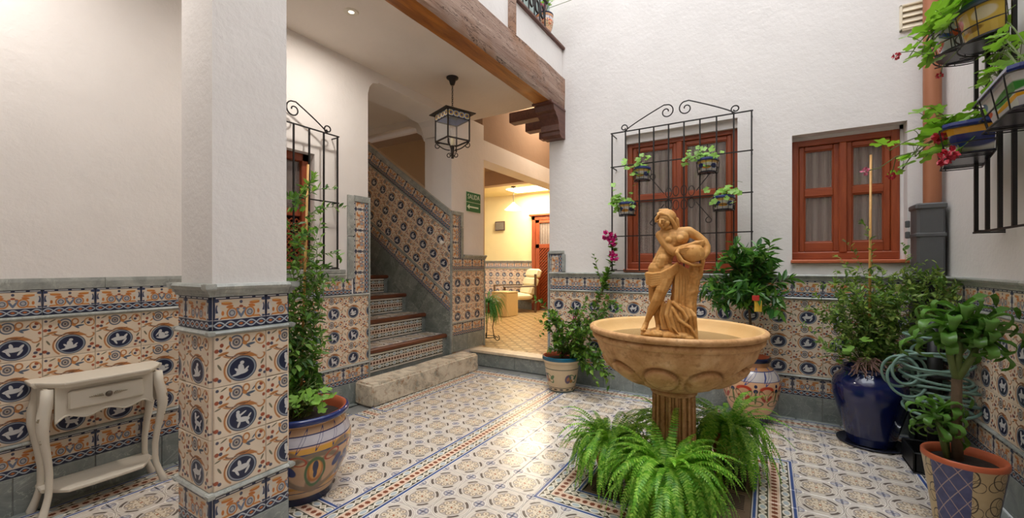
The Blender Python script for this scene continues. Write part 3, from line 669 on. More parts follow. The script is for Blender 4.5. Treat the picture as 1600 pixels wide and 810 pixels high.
# ------------------------------------------------------------------ floor
FLOORM = Matrix.Rotation(-PI / 2, 4, 'X')
mb = MB(); mb.box(-3.6, XR, -3.2, 4.62, -.08, -.0095); floor = struct('floor', mb, 'band_grey')
PITCH = .21
allt = []
def field(a, b, c, d): allt.extend([(m, x, A, 'floor_tile') for m, x, A in tilefield(None, 'floor_tile', FLOORM, rect(a, b, c, d), (-1.125, 2.06), PITCH, PITCH, 'floor_tile', d=.0095, gap=.0012, jit=.0004)])
field(-1.755, .78, -1.5, 2.06); field(-1.755, -1.125, 2.06, 3.32); field(.135, .78, 2.06, 3.32); field(-1.755, .78, 3.32, 4.03)
field(-2.873, -1.965, 2.39, 4.03); field(-3.06, -1.965, 1.445, 2.39); field(-3.06, -1.965, -1.5, 1.235)
def strip(a, b, horiz, p0, p1, m0=0, m1=0, w=.21, L=.21):
    """border strip; horiz: along X at y p0..p1, else along Y at x p0..p1. m0/m1: mitre +-1 at ends"""
    h = p1 - p0
    if horiz:
        reg = [(a - (h if m0 < 0 else 0), p0), (b + (h if m1 < 0 else 0), p0), (b + (h if m1 > 0 else 0), p1), (a - (h if m0 > 0 else 0), p1)]
        r = tilefield(None, 'border_tile', FLOORM, reg, (a, p0), L, h, 'border_tile', d=.0095, gap=.0008, jit=.0003)
    else:
        reg = [(p0, a - (h if m0 > 0 else 0)), (p0, b + (h if m1 > 0 else 0)), (p1, b + (h if m1 < 0 else 0)), (p1, a - (h if m0 < 0 else 0))]
        reg = [reg[0], reg[3], reg[2], reg[1]]
        r = tilefield(None, 'border_tile', FLOORM, reg, (p1, a), L, h, 'border_tile', d=.0095, ang=PI / 2, gap=.0008, jit=.0003)
    allt.extend([(m, x, A, 'border_tile') for m, x, A in r])
strip(-1.5, 4.03, False, -1.965, -1.755)
strip(-3.06, -1.965, True, 1.235, 1.445)
strip(-1.5, 2.39, False, -3.27, -3.06)
strip(-3.06, -2.873, True, 2.39, 2.60)
strip(2.6, 4.03, False, -3.083, -2.873, L=.207)
strip(-3.083, .78, True, 4.03, 4.24, m1=1)
strip(-1.5, 4.03, False, .78, .99, m1=-1)
FX0, FX1, FY0, FY1 = -1.125, .135, 2.06, 3.32
strip(FX0 + .21, FX1 - .21, True, FY0, FY0 + .21, m0=-1, m1=-1)
strip(FX0 + .21, FX1 - .21, True, FY1 - .21, FY1, m0=1, m1=1)
strip(FY0 + .21, FY1 - .21, False, FX0, FX0 + .21, m0=1, m1=1)
strip(FY0 + .21, FY1 - .21, False, FX1 - .21, FX1, m0=-1, m1=-1)
tilefield(floor, 'slate_tile', FLOORM, rect(XL, -3.27, -1.5, 2.6), (XL, -1.5), .06, .3, 'slate', d=.0095)
tilefield(floor, 'slate_tile', FLOORM, rect(-3.1, 1.06, 4.24, YB), (-3.1, 4.24), .3, .06, 'slate', d=.0095)
tilefield(floor, 'slate_tile', FLOORM, rect(.99, 1.06, -1.5, 4.24), (.99, -1.5), .07, .3, 'slate', d=.0095)
# centre patch of tiles below the column
field(-.80, -.33, 2.42, 2.95)
def vis(x):
    p = x.translation + x.to_3x3() @ Vector((.1, 0, .1)); q = p - Vector((0, 0, CAMH)); f = q.dot(FW)
    if f < .3: return -1
    u = 800 + FPX * q.dot(RT) / f; v = HZ - FPX * q.z / f
    if not (-60 < u < 1660 and v < 880): return -1
    return 1 / f
for nm, lim in (('floor_tile', 298), ('border_tile', 298)):
    L_ = sorted([t for t in allt if t[3] == nm], key=lambda t: -vis(t[1])); rest = MB()
    for k, (me, mx, A, _) in enumerate(L_):
        if k < lim and vis(mx) > 0: ob = link(nm, me, floor); ob.matrix_local = mx
        else:
            ul = [d.uv[:] for d in me.uv_layers[0].data]; pos = 0; uvs = []
            for p in me.polygons: uvs.append(ul[pos:pos + len(p.vertices)]); pos += len(p.vertices)
            rest.add([mx @ v.co for v in me.vertices], [list(p.vertices) for p in me.polygons], 0, uvs)
    if rest.v: rest.build('distant_' + nm + 's', nm, floor, kind='stuff')
# near, outside the frame
# slab ring with iron grates round the column
def slab(x0, x1, y0, y1): MB().cbox(x0, x1, y0, y1, -.02, -.002, c=.003).build('drain_slab', 'grate_stone', floor)
ix0, ix1, iy0, iy1 = FX0 + .21, FX1 - .21, FY0 + .21, FY1 - .21
for x0, x1, y0, y1 in [(ix0, -.80, iy0, 2.69), (ix0, -.80, 2.69, iy1), (-.33, ix1, iy0, 2.69), (-.33, ix1, 2.69, iy1), (-.80, -.565, iy0, 2.42), (-.565, -.33, iy0, 2.42), (-.80, -.565, 2.95, iy1), (-.565, -.33, 2.95, iy1)]:
    slab(x0 + .002, x1 - .002, y0 + .002, y1 - .002)
def grate(cx, cy, w, l, ang, place):
    r = root('drain_grate', (cx, cy, 0), 'dark slotted drain cover set in the floor ' + place, 'drain cover', ang, 'drain covers around the fountain column')
    MB().cbox(-w / 2, w / 2, -l / 2, l / 2, -.008, .0015, c=.001).build('frame', 'grate_stone', r)
    n = int(l / .0185); m = MB()
    for k in range(n):
        y = -l / 2 + .012 + k * .0185
        m.box(-w / 2 + .008, w / 2 - .008, y, y + .009, .001, .0022)
    m.build('slots', 'slot_black', r, kind='stuff')
grate(-.155, 3.0, .105, .16, 0, 'right of the column, far one'); grate(-.155, 2.82, .105, .17, 0, 'right of the column, middle one'); grate(-.155, 2.62, .105, .18, 0, 'right of the column, near one')
grate(-.83, 2.36, .10, .12, 0, 'under the left fern')

# ------------------------------------------------------------------ dados
dado(wall_left, FL(XL), -.35, 2.77, .823 - 6 * TW, upper=False)
FLm = FL(XL)
tilefield(wall_left, 'frieze_tile', FLm, rect(-.35, 2.77 - .195, 1.033, 1.171), (.823 - 6 * TW, 1.033), TW, .138, 'frieze')
ledge(wall_left, 'cap_stone', FLm, -.35, 1.27, 1.171, [(0, 0), (.014, 0), (.016, .04), (.013, .06), (0, .06)])
ledge(wall_left, 'cap_stone', FLm, 1.27, 2.50, 1.171, CAP)
# upright frieze strip beside the stair opening
tilefield(wall_left, 'frieze_tile', FLm, rect(2.60, 2.77, 1.033, 1.90), (2.77, 1.033), .2, .17, 'frieze', ang=PI / 2)
tilefield(wall_left, 'slate_border', FLm, rect(2.53, 2.60, 1.171, 1.96), (2.53, 1.171), .07, .4, 'slate_trim', d=.02)
tilefield(wall_left, 'slate_border', FLm, rect(2.60, 2.77, 1.90, 1.96), (2.60, 1.90), .17, .06, 'slate_trim', d=.02)
mb = MB(); mb.cbox(XL - .02, XL + .022, 2.765, 2.785, 0.0, 1.96); mb.build('edge_strip', 'slate_trim', wall_left)
# back wall
FBm = FB(YB)
dado(wall_back, FBm, -2.105, XR - .01, -2.12 + .015)
tilefield(wall_back, 'frieze_tile', FBm, rect(-2.10, -1.955, 1.20, 1.43), (-1.955, 1.20), .22, .145, 'frieze', d=.016, ang=PI / 2)
tilefield(wall_back, 'slate_border', FBm, rect(-2.12, -1.93, 1.43, 1.465), (-2.12, 1.43), .2, .035, 'slate_trim', d=.03)
tilefield(wall_back, 'slate_border', FBm, rect(-1.955, -1.92, 1.225, 1.43), (-1.955, 1.225), .035, .25, 'slate_trim', d=.03)
mb = MB(); mb.cbox(-2.135, -2.115, YB - .022, YB + .02, 0, 1.45); mb.build('edge_strip', 'slate_trim', wall_back)
# right wall (s = -y)
dado(wall_right, FR(XR), -YB + .0, -.6, -YB + .06)
# pillar
pm = MB(); pm.box(-2.21, -1.93, .8265, 1.135, 0, 3.03); pillar = struct('wall_pillar', pm, 'porch_plaster')
def pillar_face(Mx, s0, s1, ph, vis_=True): dado(pillar, Mx, s0, s1, ph)
dado(pillar, FL(-1.93), .8265, 1.135, .8265)
dado(pillar, FB(.8265), -2.21, -1.93, -1.93 - TW)
dado(pillar, Matrix.Translation((0, 1.135, 0)) @ Matrix.Rotation(PI, 4, 'Z'), 1.93, 2.21, 1.93)
dado(pillar, FR(-2.21), -1.135, -.8265, -1.135)
# corner stones where ledges meet
for cx, cy in ((-1.93, .8265), (-1.93, 1.135), (-2.21, .8265), (-2.21, 1.135)):
    sx = 1 if cx > -2 else -1; sy = 1 if cy > 1 else -1; mb = MB()
    for z0, prof in ((.355, LEDGE), (1.012, LEDGE), (1.171, CAP)):
        for (o0, u0), (o1, u1) in zip(prof[1:-1], prof[2:]):
            if u1 - u0 < .0005: continue
            o_ = max(o0, o1); xa, xb = sorted((cx, cx + sx * o_)); ya, yb = sorted((cy, cy + sy * o_)); mb.box(xa, xb, ya, yb, z0 + u0, z0 + u1)
    mb.build('corner_stone', 'slate_trim', pillar)
# pilaster dado, raised to the lounge floor
FPm = FL(PX)
MB().box(PX - .2, PX - .001, PY0 + .005, PY0 + .11, 0, 1.95).build('return', 'porch_plaster', pilaster)
dado(pilaster, FPm, PY0, PY1, PY0 + .02, zb=.215, upper=False)
tilefield(pilaster, 'frieze_tile', FPm, rect(PY0 + .02, PY1, 1.248, 1.386), (PY0 + .02, 1.248), TW, .138, 'frieze')
ledge(pilaster, 'cap_stone', FPm, PY0 + .24, PY1 + .03, 1.386, CAP)
tilefield(pilaster, 'frieze_tile', FPm, rect(PY0 + .02, PY0 + .19, 1.386, 1.93), (PY0 + .19, 1.386), .2, .17, 'frieze', ang=PI / 2)
tilefield(pilaster, 'slate_border', FPm, rect(PY0 + .19, PY0 + .24, 1.386, 1.98), (PY0 + .19, 1.386), .05, .4, 'slate_trim', d=.02)
tilefield(pilaster, 'slate_border', FPm, rect(PY0, PY0 + .19, 1.93, 1.98), (PY0, 1.93), .2, .05, 'slate_trim', d=.02)
mb = MB(); mb.cbox(PX - .01, PX + .022, PY0 - .005, PY0 + .02, .2, 1.96); mb.build('edge_strip', 'slate_trim', pilaster)
mb = MB(); mb.cbox(PX - .01, PX + .022, PY1 - .015, PY1 + .012, .2, 1.40); mb.build('edge_strip', 'slate_trim', pilaster)
# ------------------------------------------------------------------ stairs
SL = .693; x_end = -7.0
def zt(x, z0): return z0 + SL * (PX - x)      # height of a line that passes z0 at x = PX
pm = MB(); pm.prism([(PX, 0), (PX, 1.985), (x_end, zt(x_end, 1.985)), (x_end, 0)], PY0 + .005, PY0 + .10, axes=(0, 2, 1))
parapet = struct('wall_stair_parapet', pm, 'stair_plaster')
FS = FB(PY0 + .005); ang = -math.atan(SL); ca = math.cos(ang)
def band(z0, z1, xa=-5.9): return [(xa, zt(xa, z0)), (PX - .002, z0), (PX - .002, z1), (xa, zt(xa, z1))]
def sfield(name, z0, z1, W, mat, d=.012, H=None):
    H = H or (z1 - z0) * ca
    tilefield(parapet, name, FS, band(z0, z1), (PX, z0), W, H, mat, d=d, ang=ang)
sfield('slate_tile', .0, .72, .21, 'dark_slate', H=.30)
sfield('frieze_tile', .72, .905, .2, 'frieze')
sfield('ledge', .905, .93, .4, 'slate_trim', d=.026)
sfield('medallion_tile', .93, 1.70, .2112, rowfig, H=(.77 * ca) / 3)
sfield('ledge', 1.70, 1.725, .4, 'slate_trim', d=.026)
sfield('frieze_tile', 1.725, 1.915, .2, 'frieze')
sfield('cap_stone', 1.915, 1.99, .4, 'slate_trim', d=.04)
r_ = root('staircase', (-3.4, 3.4, .2), 'flight of tiled steps with brown wooden nosings behind the worn stone block', 'stairs')
RISE, RUN = .2385, .345
SXF = Matrix.Translation((3.4, -3.4, -.2))
st_x = [-3.40 - RUN * k for k in range(7)]; st_z = [.455 + RISE * k for k in range(7)]
for k in range(7):
    x, z = st_x[k], st_z[k]; zprev = .21 if k == 0 else st_z[k - 1]
    MB().cbox(x - RUN - .02, x - .012, 2.775, PY0 - .012, zprev - .3 if k else 0, z - .045, c=.001, mat=SXF).build('step_core', 'slate', r_)
    MB().cbox(x - .055, x + .012, 2.775, PY0 - .008, z - .048, z, c=.012, mat=SXF).build('nosing', 'nosing_wood', r_)
    rz_ = (.21 if k == 0 else zprev)
    for me, mx, A in tilefield(None, 'riser_tile', FL(x - .012), rect(2.85, PY0 - .08, rz_ + .008, z - .05), (2.85, rz_ + .008), .2, z - .058 - rz_, 'riser_tile', d=.006):
        ob = link('riser_tile', me, r_); ob.matrix_local = SXF @ mx
    for me, mx, A in tilefield(None, 'tread_tile', FLOORM, rect(x - RUN, x - .055, 2.78, PY0 - .02), (x - RUN, 2.78), RUN - .055, .2, 'floor_tile', d=.004):
        ob = link('tread_tile', me, r_); ob.matrix_local = SXF @ Matrix.Translation((0, 0, z - .006)) @ mx
# worn stone block at the foot of the stairs
bm = bmesh.new(); bmesh.ops.create_cube(bm, size=1)
bmesh.ops.scale(bm, vec=(.26, 1.62, .215), verts=bm.verts)
bmesh.ops.bevel(bm, geom=bm.edges[:], offset=.018, segments=3, affect='EDGES')
bmesh.ops.subdivide_edges(bm, edges=[e for e in bm.edges if e.calc_length() > .15], cuts=14, use_grid_fill=True)
from mathutils import noise as mn
for v in bm.verts:
    n = mn.noise(v.co * 5) * .012 + mn.noise(v.co * 17) * .006; v.co += v.co.normalized() * n
    if v.co.z > .06: v.co.z += mn.noise(v.co * 3) * .008
me = bpy.data.meshes.new('stone_block'); bm.to_mesh(me); bm.free(); me.materials.append(M['worn_stone']); autosmooth(me, 50)
o = link('stone_block', me, loc=(-3.18, 3.405, .1075), label='long worn stone block used as the first step below the stairs', cat='stone step')
# marble threshold step to the lounge
r_ = root('threshold_step', (-2.7, 4.45, 0), 'low slate-faced step with pale marble top leading into the lounge', 'step')
T_ = Matrix.Translation((2.7, -4.45, 0))
MB().box(-3.345, -2.13, 4.465, 4.62, 0, .165, mat=T_).build('core', 'slate', r_)
for me, mx, A in tilefield(None, 'riser_tile', FB(4.465), rect(-3.335, -2.13, 0, .165), (-3.35, 0), .225, .165, 'slate', d=.013):
    ob = link('riser_tile', me, r_); ob.matrix_local = T_ @ mx
for k in range(2): MB().cbox(-3.345 + k * .607, -3.345 + (k + 1) * .607 - .001, 4.43, 4.64, .167, .20, c=.004, mat=T_).build('marble_slab', 'marble', r_)
# ------------------------------------------------------------------ beam, corbel, joists
bx0, bx1 = -2.13, -1.93
bm = bmesh.new(); NS = 60; ring = []
for i in range(NS + 1):
    y = -3.2 + (YB + 3.2) * i / NS; w = lambda a: mn.noise(Vector((a, y * .9, 0))) * .012 + mn.noise(Vector((a, y * 4, 3))) * .005
    pts = [(bx0, 3.03 + w(1)), (bx0 + .01, 3.022 + w(2)), (bx1 - .02, 3.02 + w(3)), (bx1 + w(4), 3.045 + w(5)), (bx1 + w(6) + .004, 3.2), (bx1 + w(7), 3.37 + w(8)), (bx1 - .02, 3.39 + w(9)), (bx0, 3.39)]
    ring.append([bm.verts.new((x, y, z)) for x, z in pts])
for i in range(NS):
    for k in range(8):
        f = bm.faces.new((ring[i][k], ring[i][(k + 1) % 8], ring[i + 1][(k + 1) % 8], ring[i + 1][k])); f.material_index = 1 if k in (0, 1, 7) else 0
bm.faces.new(ring[0]); bm.faces.new(ring[-1][::-1]); bmesh.ops.recalc_face_normals(bm, faces=bm.faces)
me = bpy.data.meshes.new('ceiling_beam'); bm.to_mesh(me); bm.free(); me.materials.append(M['beam_front']); me.materials.append(M['beam_under']); autosmooth(me, 40)
tag(link('timber_beam', me), 'long weathered grey-brown timber beam over the porch edge', 'beam')
r_ = root('corbel', (-2.03, YB, 2.7), 'carved reddish-brown wooden corbel under the end of the long beam', 'corbel')
cprof = [(0, 0), (-.10, 0), (-.135, .025), (-.14, .06), (-.16, .07), (-.165, .13), (-.195, .19), (-.235, .215), (-.245, .235), (-.285, .25), (-.30, .30), (-.34, .315), (-.345, .33), (-.34, .335), (0, .335)]
MB().prism(cprof, -.115, .105, axes=(1, 2, 0)).build('corbel_body', 'corbel_wood', r_, fix=True)
MB().cbox(-.125, .113, -.36, 0, .30, .325, c=.006).build('moulding', 'corbel_wood', r_)
for k, y in enumerate((4.62, 5.04, 5.45)):
    mb = MB(); mb.cbox(-2.86, -2.0, y, y + .14, 3.14, 3.27, c=.008); mb.build('ceiling_joist', ['corbel_wood'], label='%s short dark wooden joist end above the lounge entrance' % ('nearest', 'middle', 'farthest')[k], cat='joist', group='joist ends above the lounge entrance')
for k, y in enumerate((5.6, 6.5)):
    mb = MB(); mb.cbox(-9.4, -3.6, y, y + .16, 3.27, 3.42, c=.008); mb.build('ceiling_joist', 'dark_wood', label='%s dark brown timber across the dim lounge ceiling' % ('near', 'far')[k], cat='joist')
# lounge far wall dado
dado(wall_lounge, FB(9.2), -7.6, -3.2, -7.6, zb=.2)
# outlet-like sconce in the stairwell
r_ = root('wall_sconce', (-5.25, 5.1, 3.62), 'cream boxy wall lamp high in the stairwell', 'lamp')
MB().cbox(-.17, .17, .0, .15, -.07, .09, c=.01).build('housing', 'white_ceramic', r_); MB().cbox(-.15, .15, .01, .14, .09, .1, c=.002).build('glowing_top', 'lamp_glow', r_)
# ================================================================== WINDOWS
def window(name, x0, x1, z0, z1, y, wood_='window_wood', cut=.62, side='window_wood_side', sill=None, lower_panel=False):
    f = MB(); w = .052
    f.cbox(x0, x0 + w, y, y + .09, z0, z1, c=.006); f.cbox(x1 - w, x1, y, y + .09, z0, z1, c=.006)
    f.cbox(x0, x1, y + .003, y + .09, z1 - w, z1, c=.006, mi=1); f.cbox(x0, x1, y - .003, y + .09, z0, z0 + .07, c=.008, mi=1)
    o = f.build(name, [wood_, side], kind='structure')
    xm = (x0 + x1) / 2; m = MB(); m.cbox(xm - .027, xm + .027, y - .012, y + .03, z0 + .06, z1 - w, c=.008); m.build('mullion', wood_, o)
    for a, b in ((x0 + w, xm - .02), (xm + .02, x1 - w)):
        s = .043; zc = z0 + .07 + (z1 - z0 - .12) * cut; c = MB(); ya, yb = y + .018, y + .06; za, zb = z0 + .07, z1 - w
        c.cbox(a, a + s, ya, yb, za, zb, c=.007); c.cbox(b - s, b, ya, yb, za, zb, c=.007)
        for q0, q1 in ((za, za + .085), (zc - .035, zc + .03), (zb - s, zb)): c.cbox(a + s - .004, b - s + .004, ya + .002, yb, q0, q1, c=.007, mi=1)
        cs = c.build('casement', [wood_, side], o)
        for q0, q1 in ((za + .085, zc - .035), (zc + .03, zb - s)):
            bd = MB(); e = .008
            for u0, u1, v0, v1 in ((a + s, a + s + e, q0, q1), (b - s - e, b - s, q0, q1), (a + s, b - s, q0, q0 + e), (a + s, b - s, q1 - e, q1)): bd.cbox(u0, u1, ya + .008, ya + .03, v0, v1, c=.004)
            bd.build('bead', wood_, cs)
            MB().box(a + s, b - s, y + .036, y + .041, q0, q1).build('pane', 'glass', cs)
        n = 26; cu = MB(); pts = []
        for k in range(n + 1): pts.append((a + (b - a) * k / n, y + .075 + .008 * math.sin(k * 2.3) + .004 * math.sin(k * 5.1)))
        for (xa, ya_), (xb, yb_) in zip(pts, pts[1:]): cu.add([(xa, ya_, za), (xb, yb_, za), (xb, yb_, zb), (xa, ya_, zb)], [(0, 1, 2, 3)])
        cu.build('curtain', 'curtain_stripes', o, smooth=True)
    b = MB(); b.box(x0 - .02, x1 + .02, y + .20, y + .23, z0 - .02, z1 + .02); b.build('dark_room_sheet', 'dark_interior', o)  # room darkness put in as a near-black sheet behind the curtains
    if sill:
        s = MB(); s.cbox(x0 - .01, x1 + .03, YB - .035, y + .02, z0 - .028, z0 + .002, c=.006); s.build('sill', sill, o)
    return o
w1 = window('window_1', -1.257, -.235, 1.262, 2.57, YB + .085, cut=.56, sill='orange_sill')
MB().box(-1.257, -.235, YB + .05, YB + .3, 2.56, 2.64).build('lintel_soffit', 'white_plaster', w1)
MB().box(.883, .93, YB + .11, YB + .3, 1.30, 2.45).build('reveal_fill', 'white_plaster', wall_back); MB().box(.10, .93, YB + .11, YB + .3, 2.37, 2.45).build('reveal_fill', 'white_plaster', wall_back)
w2 = window('window_2', .175, .885, 1.345, 2.375, YB + .10, cut=.56, sill='orange_sill')
# side window in the left wall: dark wood with a lattice shutter
f = MB(); xw = XL - .12
for a, b, c, d in ((1.30, 1.37, 1.27, 2.257), (2.135, 2.205, 1.27, 2.257), (1.30, 2.205, 1.27, 1.34), (1.30, 2.205, 2.19, 2.257), (1.72, 1.79, 1.3, 2.2)): f.cbox(xw, xw + .05, a, b, c, d, c=.006)
w3 = f.build('window_3', 'window_wood', kind='structure')
for a, b in ((1.37, 1.72), (1.79, 2.135)):
    l = MB()
    for k in range(-8, 16):
        for sgn in (1, -1):
            pts = []
            ya = a + k * .045; 
            p0 = (ya, 1.34) if sgn > 0 else (ya, 1.70)
            line = [(ya + t * .36, p0[1] + sgn * t * .36) for t in (0, 1)]
            # clip to the panel
            (s0, z0_), (s1, z1_) = line
            t0 = max(0, (a - s0) / (s1 - s0)); t1 = min(1, (b - s0) / (s1 - s0))
            if t1 <= t0: continue
            l.tube([(xw + .02 + .004 * sgn, s0 + (s1 - s0) * t0, z0_ + (z1_ - z0_) * t0), (xw + .02 + .004 * sgn, s0 + (s1 - s0) * t1, z0_ + (z1_ - z0_) * t1)], .006, 4)
    l.build('lattice', 'window_wood', w3, kind='stuff')
    MB().cbox(xw, xw + .03, a, b, 1.72, 1.78).build('rail', 'window_wood', w3); MB().box(xw + .01, xw + .014, a, b, 1.78, 2.19).build('pane', 'glass', w3)
MB().box(xw - .05, xw - .03, 1.28, 2.2, 1.27, 2.25).build('dark_room_sheet', 'dark_interior', w3)  # near-black sheet stands for the unlit room behind the lattice
MB().cbox(XL - .12, XL + .03, 1.27, 2.50, 1.225, 1.262, c=.005).build('sill', 'slate_trim', w3)
# upstairs balcony window
f = MB(); xw = -2.62
for k in range(6): f.cbox(xw, xw + .04, 3.44 + k * .15, 3.50 + k * .15, 3.75, 5.55, c=.006)
f.cbox(xw, xw + .04, 3.42, 4.22, 4.3, 4.38, c=.006); w4 = f.build('window_4', 'beam_under', kind='structure')
MB().box(xw - .02, xw - .01, 3.42, 4.22, 3.72, 5.6).build('pane', 'glass', w4); MB().box(xw - .12, xw - .1, 3.42, 4.22, 3.72, 5.6).build('curtain', 'curtain', w4)

# ================================================================== IRONWORK
def grille(label, Mx, s0, s1, zs, nb, out, top=None, orn=None, barw=.0085, crossw=.007, loc=None, lugs=True, name='window_grille', skip_scroll=False):
    c = Mx @ Vector(((s0 + s1) / 2, -out, zs[0]))
    r = root(name, c, label, 'window grille'); Ti = Matrix.Translation(-c)
    P_ = lambda s, z, o=0: Ti @ (Mx @ Vector((s, -(out + o), z)))
    for k in range(nb):
        s = s0 + (s1 - s0) * k / (nb - 1)
        MB().tube([P_(s, zs[0]), P_(s, zs[-1])], barw, 4).build('bar', 'iron', r)
    for z in zs:
        MB().tube([P_(s0 - .012, z, .006), P_(s1 + .012, z, .006)], crossw, 4).build('crossbar', 'iron', r)
    if lugs:
        for s in (s0, s1):
            for z in (zs[0] + .01, zs[1], zs[-2], zs[-1] - .01):
                MB().tube([P_(s, z), P_(s, z, -out - .01)], .006, 4).build('wall_lug', 'iron', r)
    if top:
        h = top; sm = (s0 + s1) / 2; L = (s1 - s0) / 2
        for sg in (-1, 1):
            m = MB(); z = zs[-1]; ax = (sg, 0); 
            def Q(a, b): return P_(sm + sg * a, z + b)
            path = []
            n = 18
            for i in range(n + 1):     # end curl
                t = i / n; rr = .016 + .022 * t; a = -1.2 * 2 * PI * (1 - t) - PI / 2
                path.append(Q(L * .80 + rr * math.cos(a) * 1, .04 + rr * math.sin(a)))
            for i in range(1, 13):     # rising arm
                t = i / 12; path.append(Q(L * .80 + .0 - L * .62 * t, .002 + (h + .02) * (t ** .85)))
            cx_, cz_ = L * .14, h - .045
            for i in range(1, n + 8):
                t = i / (n + 7); rr = .068 * (1 - t * .78); a = PI / 2 + (PI * 2 * 1.25) * t
                path.append(Q(cx_ + rr * math.cos(a), cz_ + rr * math.sin(a)))
            m.tube(path, .006, 5); m.build('scroll', 'iron', r)
    if orn:
        so, zo = orn; m = MB()
        for dx, dz in ((-.10, .055), (-.035, .065), (.035, .065), (.10, .055), (-.10, -.055), (-.035, -.065), (.035, -.065), (.10, -.055)):
            pts = [P_(so + dx + .026 * math.cos(a), zo + dz + .045 * math.sin(a)) for a in [2 * PI * i / 16 for i in range(16)]]
            m.tube(pts, .0045, 4, closed=True)
        m.build('oval_rings', 'iron', r)
        for sx in (-1, 1):
            for sz in (-1, 1):
                pts = [P_(so + sx * (.14 + .13 * t), zo + sz * (.05 + .17 * t)) for t in (0, .25, .5, .75, 1)]
                e = (so + sx * .27, zo + sz * .22)
                pts += [P_(e[0] - sx * .025 + .025 * sx * math.cos(a), e[1] + sz * .025 * math.sin(a)) for a in [PI * 1.5 * i / 10 for i in range(1, 11)]]
                MB().tube(pts, .005, 4).build('scroll_arm', 'iron', r)
    return r
grille('wide black iron grille with scrolled top over the left wooden window of the far wall', FB(YB), -1.344, -.12, [1.248, 1.59, 1.928, 2.288, 2.628], 10, .15, top=.17, orn=(-.70, 1.93))
grille('black iron grille on the shaded left wall between the pillar and the stairs', FL(XL), 1.434, 2.372, [1.27, 1.85, 2.437], 8, .08, top=.16)
g_ = grille('tall black iron grille on the right wall carrying the flower planters', FR(XR), -3.31, -1.35, [1.48, 3.5], 15, .11, barw=.011)
# balcony railing piece
r_ = root('balcony_railing', (-2.075, 3.40, 3.725), 'dark ornate iron railing behind the balcony sill upstairs', 'railing')
for z in (.02, .32): MB().tube([(.1, -.45, z), (.1, .55, z)], .013, 6).build('rail', 'iron', r_)
for k in range(9):
    y = -.42 + k * .115; MB().tube([(.1, y, .02), (.1, y, .32)], .008, 5).build('bar', 'iron', r_)
    m = MB(); pts = [Vector((.1, y + .055 + .035 * math.cos(a), .17 + .06 * math.sin(a))) for a in [2 * PI * i / 14 for i in range(14)]]; m.tube(pts, .01, 5, closed=True); m.build('ring', 'iron', r_)

# ------------------------------------------------------------------ lantern
r_ = root('lantern', (-2.76, 3.36, 3.225), 'wrought iron ceiling lantern with a painted tile band hanging on a chain', 'lantern', math.radians(-20))
MB().lathe([(.0, -.075), (.022, -.075), (.03, -.05), (.035, -.03), (.06, -.012), (.062, 0), (0, 0)], 20).build('ceiling_rose', 'lantern_iron', r_, smooth=True)
ch = MB(); z = -.075; k = 0
while z > -.345:
    pts = [Vector(((.008 if k % 2 else 0) * math.cos(a), (0 if k % 2 else .008) * math.cos(a), z - .011 + .014 * math.sin(a))) for a in [2 * PI * i / 8 for i in range(8)]]
    ch.tube(pts, .0025, 4, closed=True); z -= .021; k += 1
ch.build('chain', 'lantern_iron', r_)
h = .125; zt_, zb_ = -.41, -.67
rf = MB(); rf.add([(-.175, -.175, -.375), (.175, -.175, -.375), (.175, .175, -.375), (-.175, .175, -.375), (-.02, -.02, -.345), (.02, -.02, -.345), (.02, .02, -.345), (-.02, .02, -.345)], [(3, 2, 1, 0), (4, 5, 6, 7), (0, 1, 5, 4), (1, 2, 6, 5), (2, 3, 7, 6), (3, 0, 4, 7)]); rf.cbox(-.175, .175, -.175, .175, -.383, -.375, c=.002); rf.build('roof', 'lantern_iron', r_)
for k in range(4):
    R_ = Matrix.Rotation(k * PI / 2, 4, 'Z'); b = MB()
    b.add([R_ @ Vector(p) for p in ((-h, -h - .004, -.44), (h, -h - .004, -.44), (h, -h - .004, -.383), (-h, -h - .004, -.383))], [(0, 1, 2, 3)], 0, [[(0, 0), (1, 0), (1, 1), (0, 1)]])
    b.add([R_ @ Vector(p) for p in ((-h, -h + .004, -.44), (h, -h + .004, -.44), (h, -h + .004, -.383), (-h, -h + .004, -.383))], [(3, 2, 1, 0)]); b.build('tile_band', 'lantern_tiles', r_)
    MB().tube([R_ @ Vector((-h, -h, -.383)), R_ @ Vector((-h, -h, -.66))], .008, 4).build('post', 'lantern_iron', r_)
    MB().tube([R_ @ Vector((-h, -h, -.445)), R_ @ Vector((h, -h, -.445))], .006, 4).build('rail', 'lantern_iron', r_); MB().tube([R_ @ Vector((-h, -h, -.655)), R_ @ Vector((h, -h, -.655))], .009, 4).build('rail', 'lantern_iron', r_)
    MB().box(-h + .006, h - .006, -h, -h + .002, -.65, -.445, mat=R_).build('pane', 'clear_glass', r_)
    a = R_ @ Vector((-1, -1, 0)).normalized(); s = MB()
    pts = [a * (.177 - t * .15) + Vector((0, 0, -.66 - .085 * t - .02 * math.sin(t * PI))) for t in [i / 8 for i in range(9)]]; s.tube(pts, .006, 5)
    s.tube(spiral(a * .155 + Vector((0, 0, -.70)), .012, .032, PI * .3, 1.2, a, (0, 0, 1), 18), .005, 5)
    s.tube(spiral(a * .035 + Vector((0, 0, -.80)), .010, .026, PI * .5, 1.1, a, (0, 0, 1), 16), .005, 5); s.build('scroll', 'lantern_iron', r_)
MB().tube([(0, 0, -.70), (0, 0, -.83)], [.022, .012], 8).build('finial', 'lantern_iron', r_)
MB().tube([(0, 0, -.70), (0, 0, -.63), (0, 0, -.60)], [.02, .018, .016], 10).build('candle_cup', 'cushion', r_, smooth=True)
MB().lathe([(0, -.60), (.012, -.60), (.018, -.575), (.016, -.55), (.006, -.515), (0, -.51)], 12).build('bulb', 'clear_glass', r_, smooth=True)
